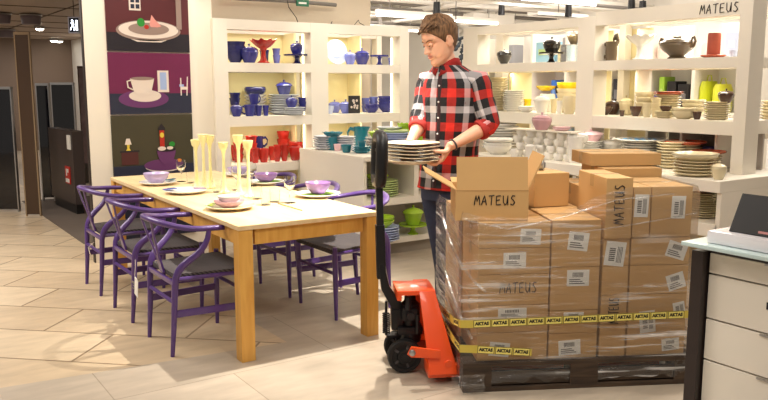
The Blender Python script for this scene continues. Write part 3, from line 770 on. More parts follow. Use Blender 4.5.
solo('candle', MB().lathe([(0, 0), (.042, 0), (.044, .01), (.044, .15), (.04, .16), (.01, .155), (0, .155)], 20), mat('terra_candle', (176, 84, 62), .5, var=.2), 'terracotta coloured pillar candle on its dish', 'candle', (s[0], s[1], s[2] - .009))
t, _ = put('cup', 'pblue', 727, 736, 8, ('X', 5.2, 1.651), 'pale blue patterned cup at the right end of the top shelf', 'cup')
# ---- right unit, middle shelf, left bay
D1 = ('X', 5.10, 1.218); D1f = ('X', 5.0, 1.218); D1b = ('X', 5.24, 1.218)
stack('plate', 'cream', 'plate', 13, 486, 508, 33, D1, 'tallest, at the man\'s shoulder', nest=.8)
stack('plate', 'white', 'plate', 10, 503, 525, 21, D1, 'right of the tallest plate stack', nest=.8)
stack('bowl', 'white', 'small bowl', 2, 519, 535, 6, D1f, 'left of the white lidded tureen', nest=.4)
put('cup', 'yellow', 524, 532, 12, D1b, 'yellow cup behind the small white bowls', 'cup')
put('bowl', 'yellow', 536, 556, 5, D1b, 'yellow bowl seen above the white lidded tureen', 'bowl', dz=.19)
put('pot', 'white', 540, 556, 18, D1b, 'white pot carrying the low yellow bowl', 'pot')
put('tureen', 'white', 534, 551, 20, D1f, 'white lidded tureen in the middle of the left bay', 'tureen')
put('cup', 'cream', 551, 558, 14, D1, 'cream cup right of the white lidded tureen', 'cup')
put('cup', 'white', 557, 564, 13, D1f, 'white cup in front of the cream bowls', 'cup')
s = stack('bowl', 'cream', 'bowl', 4, 557, 578, 24, D1b, 'under the bright yellow bowl', nest=.5)
top('bowl', 'yellow', s, .095, .085, 'bright yellow bowl on the cream bowls', 'bowl', sink=.03)
put('pot', 'cream', 563, 577, 18, D1f, 'cream ribbed pot against the middle post', 'pot')
put('apple', 'black', 555, 560, 10, ('X', 5.3, 1.218), 'small black figure-like vase behind the yellow bowls', 'vase', dz=.16)
# ---- right bay
put('rbowl', 'brown', 597, 613, 8, D1, 'dark brown ribbed bowl beside the middle post', 'bowl')
put('jar', 'brown', 606, 621, 16, D1b, 'dark brown lidded jar with pale collar', 'jar')
put('cup', 'brown', 620.5, 626, 6, D1f, 'tiny dark brown cup left of the cream jar', 'cup')
put('jar', 'cream', 620, 634, 20, D1b, 'cream lidded jar with dark knob', 'jar')
put('bowl', 'brown', 631, 643, 10, D1, 'dark brown bowl in front of the cream jar', 'bowl')
stack('bowl', 'cream', 'bowl', 4, 636, 656, 24, D1b, 'behind the cream beakers', nest=.6)
stack('cup', 'cream', 'beaker', 2, 644, 653, 14, D1f, 'front left of the right bay', nest=.55)
stack('cup', 'cream', 'beaker', 3, 652, 662, 19, D1, 'next to the small brown bowl', nest=.6)
s = stack('plate', 'cream', 'plate', 9, 656, 682, 22, D1b, 'under the red brown plates', nest=.8)
for i, w_ in enumerate(('lower', 'upper')):
    build('plate', 'terra', 'plate', 'red brown plate, %s of two on the cream plates' % w_, 'plate', s[0], s[1], s[2] - .008 + i * .012, s[3] * 1.15, .02, 'two red brown plates')
stack('plate', 'cream', 'saucer', 4, 656, 674, 7, D1f, 'under the small brown bowl', nest=.7)
x, y, k = onto(D1f)(667)
build('bowl', 'brown', 'bowl', 'small dark brown bowl on the cream saucers', 'bowl', x, y, 1.218 + 6 * k, .045, .045)
stack('bowl', 'cream', 'wide bowl', 2, 674, 697, 11, D1f, 'right of the brown bowl and saucers', nest=.4)
stack('bowl', 'cream', 'bowl', 4, 683, 707, 18, D1b, 'behind the wide cream bowls', nest=.5)
put('cup', 'brown', 694.5, 703.5, 8, D1f, 'dark brown cup right of the wide cream bowls', 'cup')
s = stack('plate', 'cream', 'plate', 8, 706, 732, 18, D1, 'at the end post', nest=.8)
top('jar', 'brown', s, .055, .10, 'dark brown lidded pot on plates at the end post', 'pot', dy=-.06, sink=.008)

# ---- base unit worktop
W0 = .865
def putB(kind, color, p0, p1, hpx, X, label, cat, z=W0, dz=0, rz=None):
    return put(kind, color, p0, p1, hpx, ('X', X, z), label, cat, dz=dz, rz=rz)[1]
def stackB(kind, color, item, n, p0, p1, hpx, X, where, z=W0, nest=.75, dz=0, tops=None):
    return stack(kind, color, item, n, p0, p1, hpx, ('X', X, z), where, dz=dz, nest=nest, tops=tops)
s = stackB('plate', 'white', 'oval plate', 9, 483, 520, 24, 4.95, 'right behind the man\'s elbow', nest=.8)
top('disc', 'white', (s[0], s[1], s[2] - .006), .15, .03, 'white oval platter with blue sticker topping the plates', 'platter')
s = stackB('bowl', 'white', 'serving bowl', 2, 485, 514, 12, 4.62, 'between man and open box', nest=.3)
top('disc', 'white', (s[0], s[1], s[2] - .012), .135, .045, 'white domed lid on the serving bowls', 'lid')
# rows of white cups stacked rim to foot
grp = 'white cups stacked in rows behind the open box'
for row in range(4):
    for i in range(7):
        px = 520 + i * 10.3 + (row % 2) * 3
        x, y, k = onto(('X', 4.62, W0))(px)
        nth = ('leftmost', 'second', 'third', 'fourth', 'fifth', 'sixth', 'rightmost')[i]
        lay = ('bottom', 'second', 'third', 'top')[row]
        build('pot', 'white', 'cup', 'white cup, %s along the %s layer of the stacked cups' % (nth, lay), 'cup', x, y, W0 + row * 6.9 * k, 5.6 * k, 7.4 * k, grp)
x, y, k = onto(('X', 4.62, W0))(543)
tp = W0 + 28.3 * k
build('jar', 'pink', 'jar', 'dusty pink lidded jar standing above the rows of white cups', 'jar', x, y, tp + .008, 10.2 * k, 17.5 * k)
solo('board', MB().box(-.07, .10, -.40, .34, 0, .008), M_WHITE, 'thin white board lying on the rows of white cups', 'board', (x, y + .02, tp - .001), smooth=False)
for i, w_ in enumerate(('lower', 'upper')):
    build('plate', 'rose', 'plate', 'pale pink plate, %s of two right of the pink jar' % w_, 'plate', onto(('X', 4.66, 0))(563)[0], onto(('X', 4.66, 0))(563)[1], tp + .008 + i * .012, .075, .02, 'two pale pink plates')
putB('pot', 'white', 512, 520, 9, 4.5, 'white pot in front of the cup rows beside the open box flap', 'pot')
putB('cup', 'white', 526, 538, 14, 4.5, 'tall white beaker in front of the cup rows', 'beaker')
# right hand part
putB('cup', 'white', 569, 586, 27, 4.58, 'tall white vase before the blue tray', 'vase')
s = stackB('plate', 'white', 'plate', 9, 580, 606, 20, 4.85, 'under the pink lidded dish', nest=.8)
top('tureen', 'rose', s, .10, .10, 'pale pink lidded dish on the white plate stack', 'dish', sink=.01)
solo('tray', MB().box(-.14, .14, -.1, .1, 0, .02), mat('tray_blue', (140, 176, 206), .4), 'light blue tray behind the tall white vase', 'tray', (5.18, onX(577, 5.18), 1.07), smooth=False, bevel=.004)
solo('carton', MB().box(-.13, .13, -.1, .1, 0, .205), M_WHITE, 'white carton carrying the light blue tray', 'carton', (5.18, onX(577, 5.18), W0), smooth=False)
s = stackB('plate', 'white', 'plate', 3, 599, 628, 7, 5.02, 'under the white knobbed tureen', nest=.75)
top('tureen', 'white', s, .095, .135, 'white lidded tureen with a knob left of the big plates', 'tureen', sink=.008)
s = stackB('plate', 'white', 'big plate', 10, 623, 662, 25, 4.86, 'with the blue patterned top', nest=.8)
mb = MB()
for i in range(14):
    a = i * .45; mb.sphere((.11 * math.cos(a), .11 * math.sin(a), 0), .014, (1.3, 1, .15), 8, 6)
mb.sphere((0, 0, 0), .05, (1, 1, .06), 14, 6)
solo('patterned_plate', MB().lathe([(0, .004), (.1, .003), (.19, .014), (.2, .018), (.19, .02), (.1, .009), (0, .009)], 30), G['white'], 'white plate with a blue pattern crowning the big plate stack', 'plate', (s[0], s[1], s[2] - .006))
bp_ = bpy.data.objects[-1] if False else None
t = [o for o in COL.objects if o.name.startswith('patterned_plate')][0]
q = part('painted_pattern', mb, mat('pattern_blue', (60, 130, 180), .3), t, 'blue brushed pattern', loc=(0, 0, .017))
stackB('plate', 'cream', 'plate', 9, 660, 690, 27, 4.88, 'behind the last cardboard box', nest=.78)
s = stackB('plate', 'cream', 'plate', 8, 674, 704, 24, 5.0, 'under the terracotta flan dish', nest=.78)
top('disc', 'terra', s, .15, .03, 'terracotta flan dish on the cream plates', 'dish', sink=.008)
s = stackB('plate', 'cream', 'wide plate', 5, 679, 720, 16, 4.60, 'in front, under the fluted dish', nest=.78)
top('rbowl', 'cream', s, .15, .06, 'cream fluted flan dish on the wide front plates', 'dish', sink=.012)
s = stackB('plate', 'cream', 'plate', 7, 700, 726, 18, 4.95, 'under the red topped dish by the post', nest=.78)
top('disc', 'terra', s, .12, .025, 'small terracotta dish on plates near the end post', 'dish', sink=.008)
putB('jar', 'cream', 717, 732, 19, 4.55, 'cream round jar half hidden by the end post', 'jar')
# lower shelf of the base unit
s = stackB('plate', 'cream', 'dinner plate', 11, 689, 728, 26, 4.70, 'under the dark brown plate', z=.58, nest=.78)
top('plate', 'brown', s, s[3] * 1.02, .026, 'dark brown plate topping the lower dinner plates', 'plate', sink=.012)
# things in the cubbies
C2 = ('X', 5.2, .866)
stack('bowl', 'white', 'soup bowl', 4, 654, 668, 24, C2, 'in the left cubby', nest=.45)
stack('bowl', 'white', 'soup bowl', 4, 670, 683, 23, C2, 'in the left cubby near its divider', nest=.45)
stack('plate', 'pblue', 'plate', 6, 690, 704, 14, C2, 'in the middle cubby', nest=.7)
put('pot', 'lblue', 706, 719, 20, C2, 'blue and white jar in the middle cubby', 'jar')
# stack at the photograph's right edge
stack('plate', 'cream', 'plate', 9, 763, 790, 30, ('X', 5.62, 1.13), 'beyond the end post', nest=.78)
solo('display_table', MB().box(5.42, 6.2, 2.4, 3.1, 1.08, 1.13).box(5.45, 5.5, 2.42, 2.47, 0, 1.08).box(6.1, 6.15, 2.42, 2.47, 0, 1.08).box(5.45, 5.5, 3.0, 3.05, 0, 1.08).box(6.1, 6.15, 3.0, 3.05, 0, 1.08), M_WHITE, 'white display table beyond the end post', 'table', smooth=False)

# ================================================================== store beyond the right unit
def bgbox(name, label, cat, px0, px1, py0, py1, X, m, depth=.3, group=None, base=None):
    y0, y1 = onX(px1, X), onX(px0, X)
    d = dep(X, (y0 + y1) / 2)
    z1 = CH + (84 - py0) * d / 784; z0 = CH + (84 - py1) * d / 784
    return solo(name, MB().box(0, depth, 0, y1 - y0, 0, z1 - z0), m, label, cat, (X, y0, z0), smooth=False, bevel=.01)
# far wall unit with shelves where bags and appliances stand
W = thing('goods_shelving', 'white store shelving with colourful goods seen through the right bays', 'shelving', (0, 0, 0))
XW = 7.4
ya, ybb = onX(745, XW), onX(470, XW)
part('back_board', MB().box(XW + .45, XW + .48, ya, ybb, 0, 2.12), mat('shelving_back', (244, 240, 234), .8), W, smooth=False)
for z in (.45, .80, 1.13, 1.71): part('shelf', MB().box(XW, XW + .45, ya, ybb, z, z + .04), M_WHITE, W, smooth=False)
for i in range(8):
    y = ya + (ybb - ya) * i / 7.0
    part('upright', MB().box(XW + .02, XW + .45, y - .02, y + .02, 0, 2.12), M_WHITE, W, smooth=False)
Zs = {1: 1.75, 0: 1.17}
goods = [
    (0, 'bag', 696, 706, (206, 214, 40), .33, 'lime yellow bag seen under the bronze tureen shelf'), (0, 'bag', 709, 721, (214, 216, 60), .30, 'yellow green bag right of the lime yellow bag'),
    (0, 'coffee_machine', 667, 676, (26, 24, 26), .33, 'black appliance seen behind the right bay'), (0, 'coffee_machine', 678, 689, (30, 28, 30), .30, 'black appliance right of the first black one'),
    (0, 'towel_pile', 684, 695, (240, 236, 236), .12, 'pile of white towels seen between appliances and bags'),
    (0, 'pattern_roll', 659, 664, (150, 190, 60), .38, 'green patterned roll left of the black appliances'), (0, 'gift_box', 650, 656, (60, 60, 150), .2, 'small blue box far behind the right bay'),
    (0, 'dark_bottle', 613, 619, (38, 38, 48), .36, 'dark box seen between the pale back panels'),  # made-up dark box fills the dark gap between the panels
    (0, 'red_sign', 538, 549, (214, 60, 40), .1, 'small red folded card behind the yellow bowls'),
    (0, 'blue_cup', 551, 556, (50, 110, 200), .35, 'blue packet behind the yellow bowls'), (0, 'green_box', 499, 507, (120, 170, 110), .36, 'green packet seen above the cream plates'),
    (1, 'glass_case', 533, 552, (150, 190, 206), .26, 'light blue glass box seen behind the black cake stand'), (1, 'glass_case', 556, 574, (176, 196, 200), .22, 'pale blue box seen right of the black cake stand'),
    (1, 'cushion', 652, 662, (226, 186, 176), .16, 'pink cushion seen left of the bronze tureen'), (1, 'cushion', 690, 700, (230, 206, 196), .15, 'pale pink cushion seen right of the bronze tureen'),
    (1, 'yellow_box', 617, 622, (236, 214, 60), .22, 'yellow packet behind the sculpted jug'), (1, 'patterned_box', 722, 736, (190, 200, 224), .25, 'blue white patterned tin behind the terracotta candle'),
    (1, 'white_box', 503, 512, (150, 150, 154), .25, 'grey small box behind the black vase'), (1, 'white_box', 561, 571, (160, 156, 156), .3, 'grey wide box behind the cake stand'),
]
for lv, nm, p0, p1, rgb, h, lab in goods:
    x = XW + .08; y0, y1 = onX(p1, x), onX(p0, x)
    mb = MB()
    if nm == 'bag' or nm == 'cushion' or nm == 'towel_pile':
        n_ = 4 if nm == 'towel_pile' else 1
        for q in range(n_):
            hh = h / n_
            mb.lathe([(0, q * hh), (.46, q * hh), (.5, q * hh + .1 * hh), (.5, q * hh + .8 * hh), (.4, q * hh + hh), (0, q * hh + hh)], 16, M=Matrix.Diagonal((.3, (y1 - y0) * 1.0, 1, 1)))
        if nm == 'bag': mb.tube([(0, -(y1 - y0) * .25, h), (0, -(y1 - y0) * .15, h + .06), (0, (y1 - y0) * .15, h + .06), (0, (y1 - y0) * .25, h)], .006, 6)
        solo(nm, mb, mat('goods_%d_%d' % (rgb[0], rgb[2]), rgb, .5), lab, nm.replace('_', ' '), (x + .15, (y0 + y1) / 2, Zs[lv]))
    else:
        t = thing(nm, lab, nm.replace('_', ' '), (x, y0, Zs[lv]))
        part('body', mb.box(0, .2, 0, y1 - y0, 0, h), mat('goods_%d_%d' % (rgb[0], rgb[2]), rgb, .4), t, smooth=False, bevel=.012)
        part('front_print', MB().box(-.003, 0, (y1 - y0) * .25, (y1 - y0) * .75, h * .35, h * .65), mat('goodsp_%d' % rgb[0], tuple(min(255, int(c * .6 + 90)) for c in rgb), .5), t, smooth=False)
# ================================================================== dining table
TB = thing('dining_table', 'long oak dining table laid with plates, glasses and yellow candle holders', 'table', (0, 0, 0))
TX0, TX1, TY0, TY1 = 1.595, 2.465, 3.69, 6.27
_ra = math.radians(-.9); _rp = Vector((1.61, 3.69, 0)); TB.rotation_euler = (0, 0, _ra); TB.location = _rp - Matrix.Rotation(_ra, 3, 'Z') @ _rp
part('tabletop', MB().box(TX0, TX1, TY0, TY1, .715, .74), M_TABLE, TB, bevel=.003, smooth=False)
part('apron', MB().box(TX0 + .10, TX1 - .10, TY0 + .02, TY0 + .045, .63, .714), M_TLEG, TB, smooth=False)
part('apron', MB().box(TX0 + .10, TX1 - .10, TY1 - .045, TY1 - .02, .63, .714), M_TLEG, TB, smooth=False)
part('apron', MB().box(TX0 + .02, TX0 + .045, TY0 + .09, TY1 - .09, .63, .714), M_TLEG, TB, smooth=False)
part('apron', MB().box(TX1 - .045, TX1 - .02, TY0 + .09, TY1 - .09, .63, .714), M_TLEG, TB, smooth=False)
for x in (TX0 + .003, TX1 - .081):
    for y in (TY0 + .003, TY1 - .081):
        part('leg', MB().box(x, x + .078, y, y + .078, 0, .714), M_TLEG, TB, bevel=.003, smooth=False)

# ================================================================== wishbone chairs
M_CORD = bpy.data.materials.new('woven_cord'); M_CORD.use_nodes = True
def _cord():
    nt = M_CORD.node_tree; N = nt.nodes; L = nt.links; b = N['Principled BSDF']; b.inputs['Roughness'].default_value = .85
    tc = N.new('ShaderNodeTexCoord'); w = N.new('ShaderNodeTexWave'); w.inputs['Scale'].default_value = 28; w.inputs['Distortion'].default_value = .6; w.bands_direction = 'DIAGONAL'
    L.new(tc.outputs['Object'], w.inputs['Vector'])
    cr = N.new('ShaderNodeValToRGB'); cr.color_ramp.elements[0].color = lin((44, 40, 42)); cr.color_ramp.elements[1].color = lin((92, 84, 84))
    L.new(w.outputs['Fac'], cr.inputs[0]); L.new(cr.outputs[0], b.inputs['Base Color'])
    bp = N.new('ShaderNodeBump'); bp.inputs['Strength'].default_value = .5; bp.inputs['Distance'].default_value = .004
    L.new(w.outputs['Fac'], bp.inputs['Height']); L.new(bp.outputs[0], b.inputs['Normal'])
_cord()

def bez(p0, p1, p2, p3, n=10):
    out = []
    for i in range(n + 1):
        t = i / n; a = (1 - t) ** 3; b = 3 * t * (1 - t) ** 2; c = 3 * t * t * (1 - t); d = t ** 3
        out.append(Vector(p0) * a + Vector(p1) * b + Vector(p2) * c + Vector(p3) * d)
    return out

def make_chair():
    t = thing('dining_chair', '', 'chair')
    # seat
    mb = MB(); n = 12; vs = []; 
    def sp(u, v, z):   # u front..back 0..1 ; v -1..1
        hw = .245 - .055 * u
        return (.225 - .425 * u, v * hw, z)
    grid = []
    for i in range(n + 1):
        for j in range(n + 1):
            u = i / n; v = -1 + 2 * j / n
            dip = .018 * (1 - max(abs(2 * u - 1), abs(v)))
            grid.append(sp(u, v, .452 - dip))
    m = n + 1
    fs = [(i * m + j, i * m + j + 1, (i + 1) * m + j + 1, (i + 1) * m + j) for i in range(n) for j in range(n)]
    bot = [sp(u, v, .428) for u in (0, 1) for v in (-1, 1)]
    mb.add(grid, fs)
    border = [j for j in range(m)] + [i * m + n for i in range(1, m)] + [n * m + j for j in range(n - 1, -1, -1)] + [i * m for i in range(n - 1, 0, -1)]
    gl = [grid[b] for b in border]; k = len(gl)
    mb.add(gl + [(p[0], p[1], .424) for p in gl], [(a, (a + 1) % k, k + (a + 1) % k, k + a) for a in range(k)] + [tuple(range(k, 2 * k))])
    part('seat', mb, M_CORD, t, 'dark grey woven cord seat', bevel=.004)
    # seat rails showing under cord
    # front legs
    for s in (-1, 1):
        part('leg', MB().tube([(.20, s * .235, 0), (.205, s * .24, .2), (.21, s * .242, .40), (.21, s * .242, .468)], [.011, .016, .018, .014], 12), M_PURPLE, t)
    # rear legs sweep up and forward to the armrest
    for s in (-1, 1):
        pts = [(-.235, s * .20, 0), (-.22, s * .205, .2)] + bez((-.21, s * .21, .40), (-.20, s * .22, .56), (-.05, s * .275, .52), (-.03, s * .268, .69), 10)
        part('leg', MB().tube(pts, [.0115, .016] + [.018, .019, .02, .02, .02, .019, .018, .017, .016, .015, .013], 12), M_PURPLE, t)
    # bent top rail (arms + back in one)
    pts = []
    for i in range(29):
        a = PI * (i / 28) - PI / 2
        x = -.04 - .245 * math.cos(a); y = .262 * math.sin(a)
        pts.append((x, y, .70 + .045 * math.cos(a) ** 2))
    pts = [(.07, -.255, .694), (.02, -.262, .697)] + pts + [(.02, .262, .697), (.07, .255, .694)]
    rr = [.0145] + [.0155] * 8 + [.017] * 15 + [.0155] * 8 + [.0145]
    part('top_rail', MB().tube(pts, rr[:len(pts)] + [.0145] * (len(pts) - len(rr)), 12, flat=1.25), M_PURPLE, t, bevel=0)
    # Y shaped splat
    mb = MB()
    mb.box(-.006, .006, -.028, .028, 0, .10, M=Matrix.Translation((-.205, 0, .43)) @ Matrix.Rotation(math.radians(-14), 4, 'Y'))
    for s in (-1, 1):
        mb.tube([(-.225, s * .012, .50), (-.245, s * .036, .58), (-.268, s * .062, .66), (-.285, s * .085, .735)], [.013, .013, .013, .014], 8, flat=.5, up=(0, 1, 0))
    part('splat', mb, M_PURPLE, t)
    # stretchers
    for s in (-1, 1):
        part('side_stretcher', MB().box(-.215, .205, -.008, .008, -.02, .02, M=Matrix.Translation((0, s * .222, .235)) @ Matrix.Rotation(s * math.radians(5), 4, 'Z')), M_PURPLE, t, bevel=.004)
    part('rear_stretcher', MB().tube([(-.215, -.20, .30), (-.215, .20, .30)], .0115, 8), M_PURPLE, t)
    part('rear_stretcher', MB().box(-.222, -.205, -.20, .20, .395, .42), M_PURPLE, t, bevel=.003)
    part('front_stretcher', MB().tube([(.208, -.235, .30), (.208, .235, .30)], .0115, 8), M_PURPLE, t)
    for s in (-1, 1):
        part('seat_rail', MB().tube([(.208, s * .235, .425), (-.21, s * .20, .425)], .012, 8), M_PURPLE, t)
    return t
chair0 = make_chair()
CH_ = [(1.56, 4.20, 0, 'purple wishbone chair nearest the front on the open left table side'),
       (1.56, 4.93, 0, 'middle purple wishbone chair on the left table side, white price tag hanging'),
       (1.56, 5.68, 0, 'purple wishbone chair beside the picture wall on the left table side'),
       (2.60, 4.30, PI, 'purple wishbone chair at the shelf side of the table nearest the pallet lift'),
       (2.60, 4.93, PI, 'middle purple wishbone chair on the shelf side of the table'),
       (2.60, 5.60, PI, 'purple wishbone chair on the shelf side nearest the red pottery')]
for i, (x, y, rz, lab) in enumerate(CH_):
    c = chair0 if i == 0 else tree_copy(chair0)
    c.location = (x, y, 0); c.rotation_euler = (0, 0, rz); tag(c, lab, 'chair', 'purple wishbone chairs around the table')
# price tag hanging at the middle chair and string loop on the far chair
t = thing('price_tag', 'white price tag hanging on a string from the middle left chair', 'price tag', (1.33, 4.70, 0))
part('card', MB().box(-.002, 0, -.045, .02, .20, .315, M=Matrix.Rotation(math.radians(12), 4, 'X')), M_PAPER, t, smooth=False)
part('string', MB().tube([(0, -.04, .315), (.012, -.02, .36), (.02, .0, .405)], .0015, 5), mat('string', (220, 210, 190), .8), t)
part('print', MB().box(-.0035, -.002, -.03, .008, .225, .235).box(-.0035, -.002, -.03, .0, .245, .252).box(-.0035, -.002, -.03, .008, .26, .275), mat('tag_grey', (120, 116, 112), .7), t, smooth=False)
solo('string_loop', MB().tube([(1.29, 5.50, .26), (1.27, 5.49, .30), (1.285, 5.60, .33), (1.33, 5.62, .36)], .002, 5), mat('string', (220, 210, 190), .8), 'thin pale string looped on the leg of the chair by the picture wall', 'string')

# ================================================================== table setting
ZT = .74
def tt(px, py): return tc(px, py, ZT)
def tplate(px, py, r, lab, c='cream'):
    x, y = tt(px, py); build('plate', c, 'plate', lab, 'plate', x, y, ZT, r, .026); return x, y
x, y = tplate(158, 184.5, .135, 'white plate under the lilac bowl at the far table end', 'white')
build('bowl', 'lilac', 'bowl', 'lilac bowl on a plate at the far table end', 'bowl', x - .01, y, ZT + .012, .094, .075)
solo('napkin', MB().box(-.05, .05, -.012, .012, 0, .006), G['teal'], 'folded teal napkin on the plate with the lilac bowl', 'napkin', (x + .10, y + .02, ZT + .026), .5, smooth=False)
x, y = tplate(186, 193, .145, 'white plate without a bowl on the left table side', 'white')
solo('napkin', MB().box(-.045, .045, -.02, .02, 0, .006), glaze('napkin_blue', (110, 120, 200)), 'blue folded napkin at the left of the empty plate', 'napkin', (x - .09, y + .06, ZT + .026), .3, smooth=False)
solo('napkin', MB().box(-.04, .04, -.01, .01, 0, .006), G['purple'], 'purple folded napkin at the right of the empty plate', 'napkin', (x + .09, y - .02, ZT + .026), -.4, smooth=False)
x, y = tplate(230, 209, .145, 'cream plate with pink and grey bowls at the front left corner', 'cream')
build('bowl', 'pink', 'bowl', 'shallow pink bowl under the grey bowl', 'bowl', x, y + .01, ZT + .012, .092, .04)
build('bowl', 'stone', 'bowl', 'grey bowl resting in the shallow pink bowl', 'bowl', x, y + .01, ZT + .034, .07, .045)
solo('napkin', MB().box(-.04, .04, -.015, .015, 0, .005), G['lime'], 'yellow green napkin on the left rim of the front left plate', 'napkin', (x - .09, y + .05, ZT + .027), .8, smooth=False)
x, y = tplate(318, 196.5, .15, 'white plate under the purple bowl nearest the black lift handle', 'white')
solo('napkin', MB().box(-.11, .11, -.05, .05, 0, .003), mat('napkin_green', (120, 160, 50), .8), 'green napkin on the plate under the purple bowl', 'napkin', (x, y, ZT + .016), .2, smooth=False)
build('bowl', 'purple', 'bowl', 'purple bowl with wide rim on the plate nearest the lift handle', 'bowl', x, y, ZT + .02, .085, .075)
x, y = tplate(266, 184, .14, 'white plate under the grey purple bowl by the red pottery', 'white')
solo('napkin', MB().box(-.09, .09, -.05, .05, 0, .003), mat('napkin_green', (120, 160, 50), .8), 'green napkin under the grey purple bowl', 'napkin', (x + .02, y, ZT + .016), .2, smooth=False)
build('bowl', 'purple', 'bowl', 'grey purple bowl on the plate by the red pottery', 'bowl', x, y, ZT + .02, .09, .06)
# third place on the shelf side
x, y = tplate(238, 176, .12, 'white plate at the far end between the yellow candle holders', 'white')
build('bowl', 'lilac', 'bowl', 'lilac bowl glimpsed between the yellow candle holders', 'bowl', x, y, ZT + .014, .085, .055)
# candle holders
M_YEL = glaze('candle_yellow', (248, 240, 176)); 
def holder():
    return MB().lathe([(0, 0), (.034, 0), (.036, .006), (.02, .02), (.012, .06), (.0095, .16), (.010, .24), (.016, .27), (.027, .285), (.034, .32), (.031, .322), (.022, .30), (0, .295)], 20).mesh('candle_holder', M_YEL)
hm = holder()
for px, py, h, lab in ((197, 187, .34, 'pale yellow candle holder at the left end of the row'), (204.5, 189, .385, 'tall pale yellow candle holder, second in the row from the picture wall'),
                       (211, 188, .375, 'tall yellow candle holder third in the row, with splashes'), (224.5, 193, .345, 'shorter pale yellow candle holder in the middle of the row'),
                       (239.5, 195, .40, 'tallest pale yellow candle holder, before the red cups'), (249, 197, .37, 'yellow candle holder at the right end of the row')):
    x, y = tt(px, py); o = link('candle_holder', hm, None, (x, y, ZT), R.random() * 3); o.scale = (1.05, 1.05, h / .322)
    tag(o, lab, 'candle holder', 'pale yellow candle holders on the table')
# glasses
wg = MB().lathe([(0, 0), (.034, 0), (.034, .002), (.006, .006), (.004, .05), (.005, .075), (.02, .085), (.034, .11), (.036, .14), (.031, .165), (.030, .165), (.035, .14), (.0325, .11), (.018, .088), (0, .082)], 20).mesh('wine_glass', M_GLASS)
tg = MB().lathe([(0, 0), (.028, 0), (.034, .08), (.0325, .08), (.027, .006), (0, .006)], 20).mesh('tumbler', M_GLASS)
for px, py, lab in ((181.5, 181.5, 'wine glass at the far table end before the pictures'), (237, 190, 'wine glass standing behind the tallest candle holder'),
                    (290, 203, 'wine glass left of the purple bowl'), (252, 186, 'wine glass before the red pottery behind the candle holders')):
    x, y = tt(px, py); o = link('wine_glass', wg, None, (x, y, ZT)); tag(o, lab, 'wine glass', 'clear wine glasses on the table')
for px, py, lab in ((191, 183, 'small tumbler right of the far wine glass'), (217, 192, 'small tumbler among the candle holders'), (266, 205, 'small tumbler in front of the candle holders'), (275, 202, 'small tumbler beside the near wine glass'), (257, 199, 'small tumbler behind the yellow holder at the right')):
    x, y = tt(px, py); o = link('tumbler', tg, None, (x, y, ZT)); tag(o, lab, 'tumbler', 'clear tumblers on the table')
xa, ya_ = tt(278, 204); xb, yb_ = tt(302, 211)
solo('chopstick', MB().tube([(xa, ya_, ZT + .0035), (xb, yb_, ZT + .0035)], .003, 6), mat('gold_wood', (196, 150, 80), .4), 'thin golden stick lying on the front of the table', 'chopstick')

# ================================================================== pallet, boxes
PO = Vector((2.309, 2.722, 0)); PA = math.radians(-28.2)
PM = Matrix.Translation(PO) @ Matrix.Rotation(PA, 4, 'Z')
def pl(u, v, z=0): return PM @ Vector((u, v, z))
M_PWOOD = wood('pallet_wood', (84, 66, 50), (50, 40, 32), (2, 20, 20), .8)
P_ = thing('pallet', 'dark wooden pallet carrying the wrapped cardboard boxes', 'pallet', PO, PA)
for v in (0, .335, .67): part('bottom_board', MB().box(0, 1.2, v, v + .10, 0, .022), M_PWOOD, P_, bevel=.002, smooth=False)
for v in (0, .335, .67):
    for u in (0, .53, 1.06): part('block', MB().box(u, u + .14, v, v + .10, .022, .1), M_PWOOD, P_, bevel=.002, smooth=False)
for u in (0, .53, 1.06): part('stringer', MB().box(u, u + .14, 0, .77, .10, .122), M_PWOOD, P_, bevel=.002, smooth=False)
part('shade_board', MB().box(.02, 1.18, .012, .03, .03, .098), M_PWOOD, P_, bevel=.002, smooth=False)  # added dark board stands in for the shaded inside, hiding the forks
for i in range(5): part('deck_board', MB().box(0, 1.2, i * .167, i * .167 + .10, .122, .144), M_PWOOD, P_, bevel=.002, smooth=False)

def paper_label(par, u0, u1, z0, z1, v=-.0015, rot=0.0, code=True, side='v'):
    """shipping label with bars on the front face of a box (box-local)"""
    cx, cz = (u0 + u1) / 2, (z0 + z1) / 2; w, h = (u1 - u0), (z1 - z0)
    M = Matrix.Translation((cx, 0, cz)) @ Matrix.Rotation(rot, 4, 'Y')
    o = part('label', MB().box(-w / 2, w / 2, v, v + .001, -h / 2, h / 2, M=M), M_PAPER, par, 'white shipping label', smooth=False)
    mb = MB()
    if h > w:
        for k in range(7): mb.box(-w * .3, -w * .3 + w * .3, v - .0008, v, h * (-.3 + k * .08), h * (-.3 + k * .08 + .045), M=M)
        for k in range(4): mb.box(w * .1 + k * w * .07, w * .13 + k * w * .07, v - .0008, v, -h * .35, h * .3, M=M)
    else:
        for k in range(9): mb.box(w * (-.25 + k * .055), w * (-.25 + k * .055 + .03), v - .0008, v, h * .05, h * .34, M=M)
        for k in range(3): mb.box(-w * .4, w * (.1 + .1 * k), v - .0008, v, -h * (.12 + k * .12), -h * (.07 + k * .12), M=M)
    part('barcode_print', mb, mat('print_darkgrey', (90, 86, 84), .7), o, smooth=False)
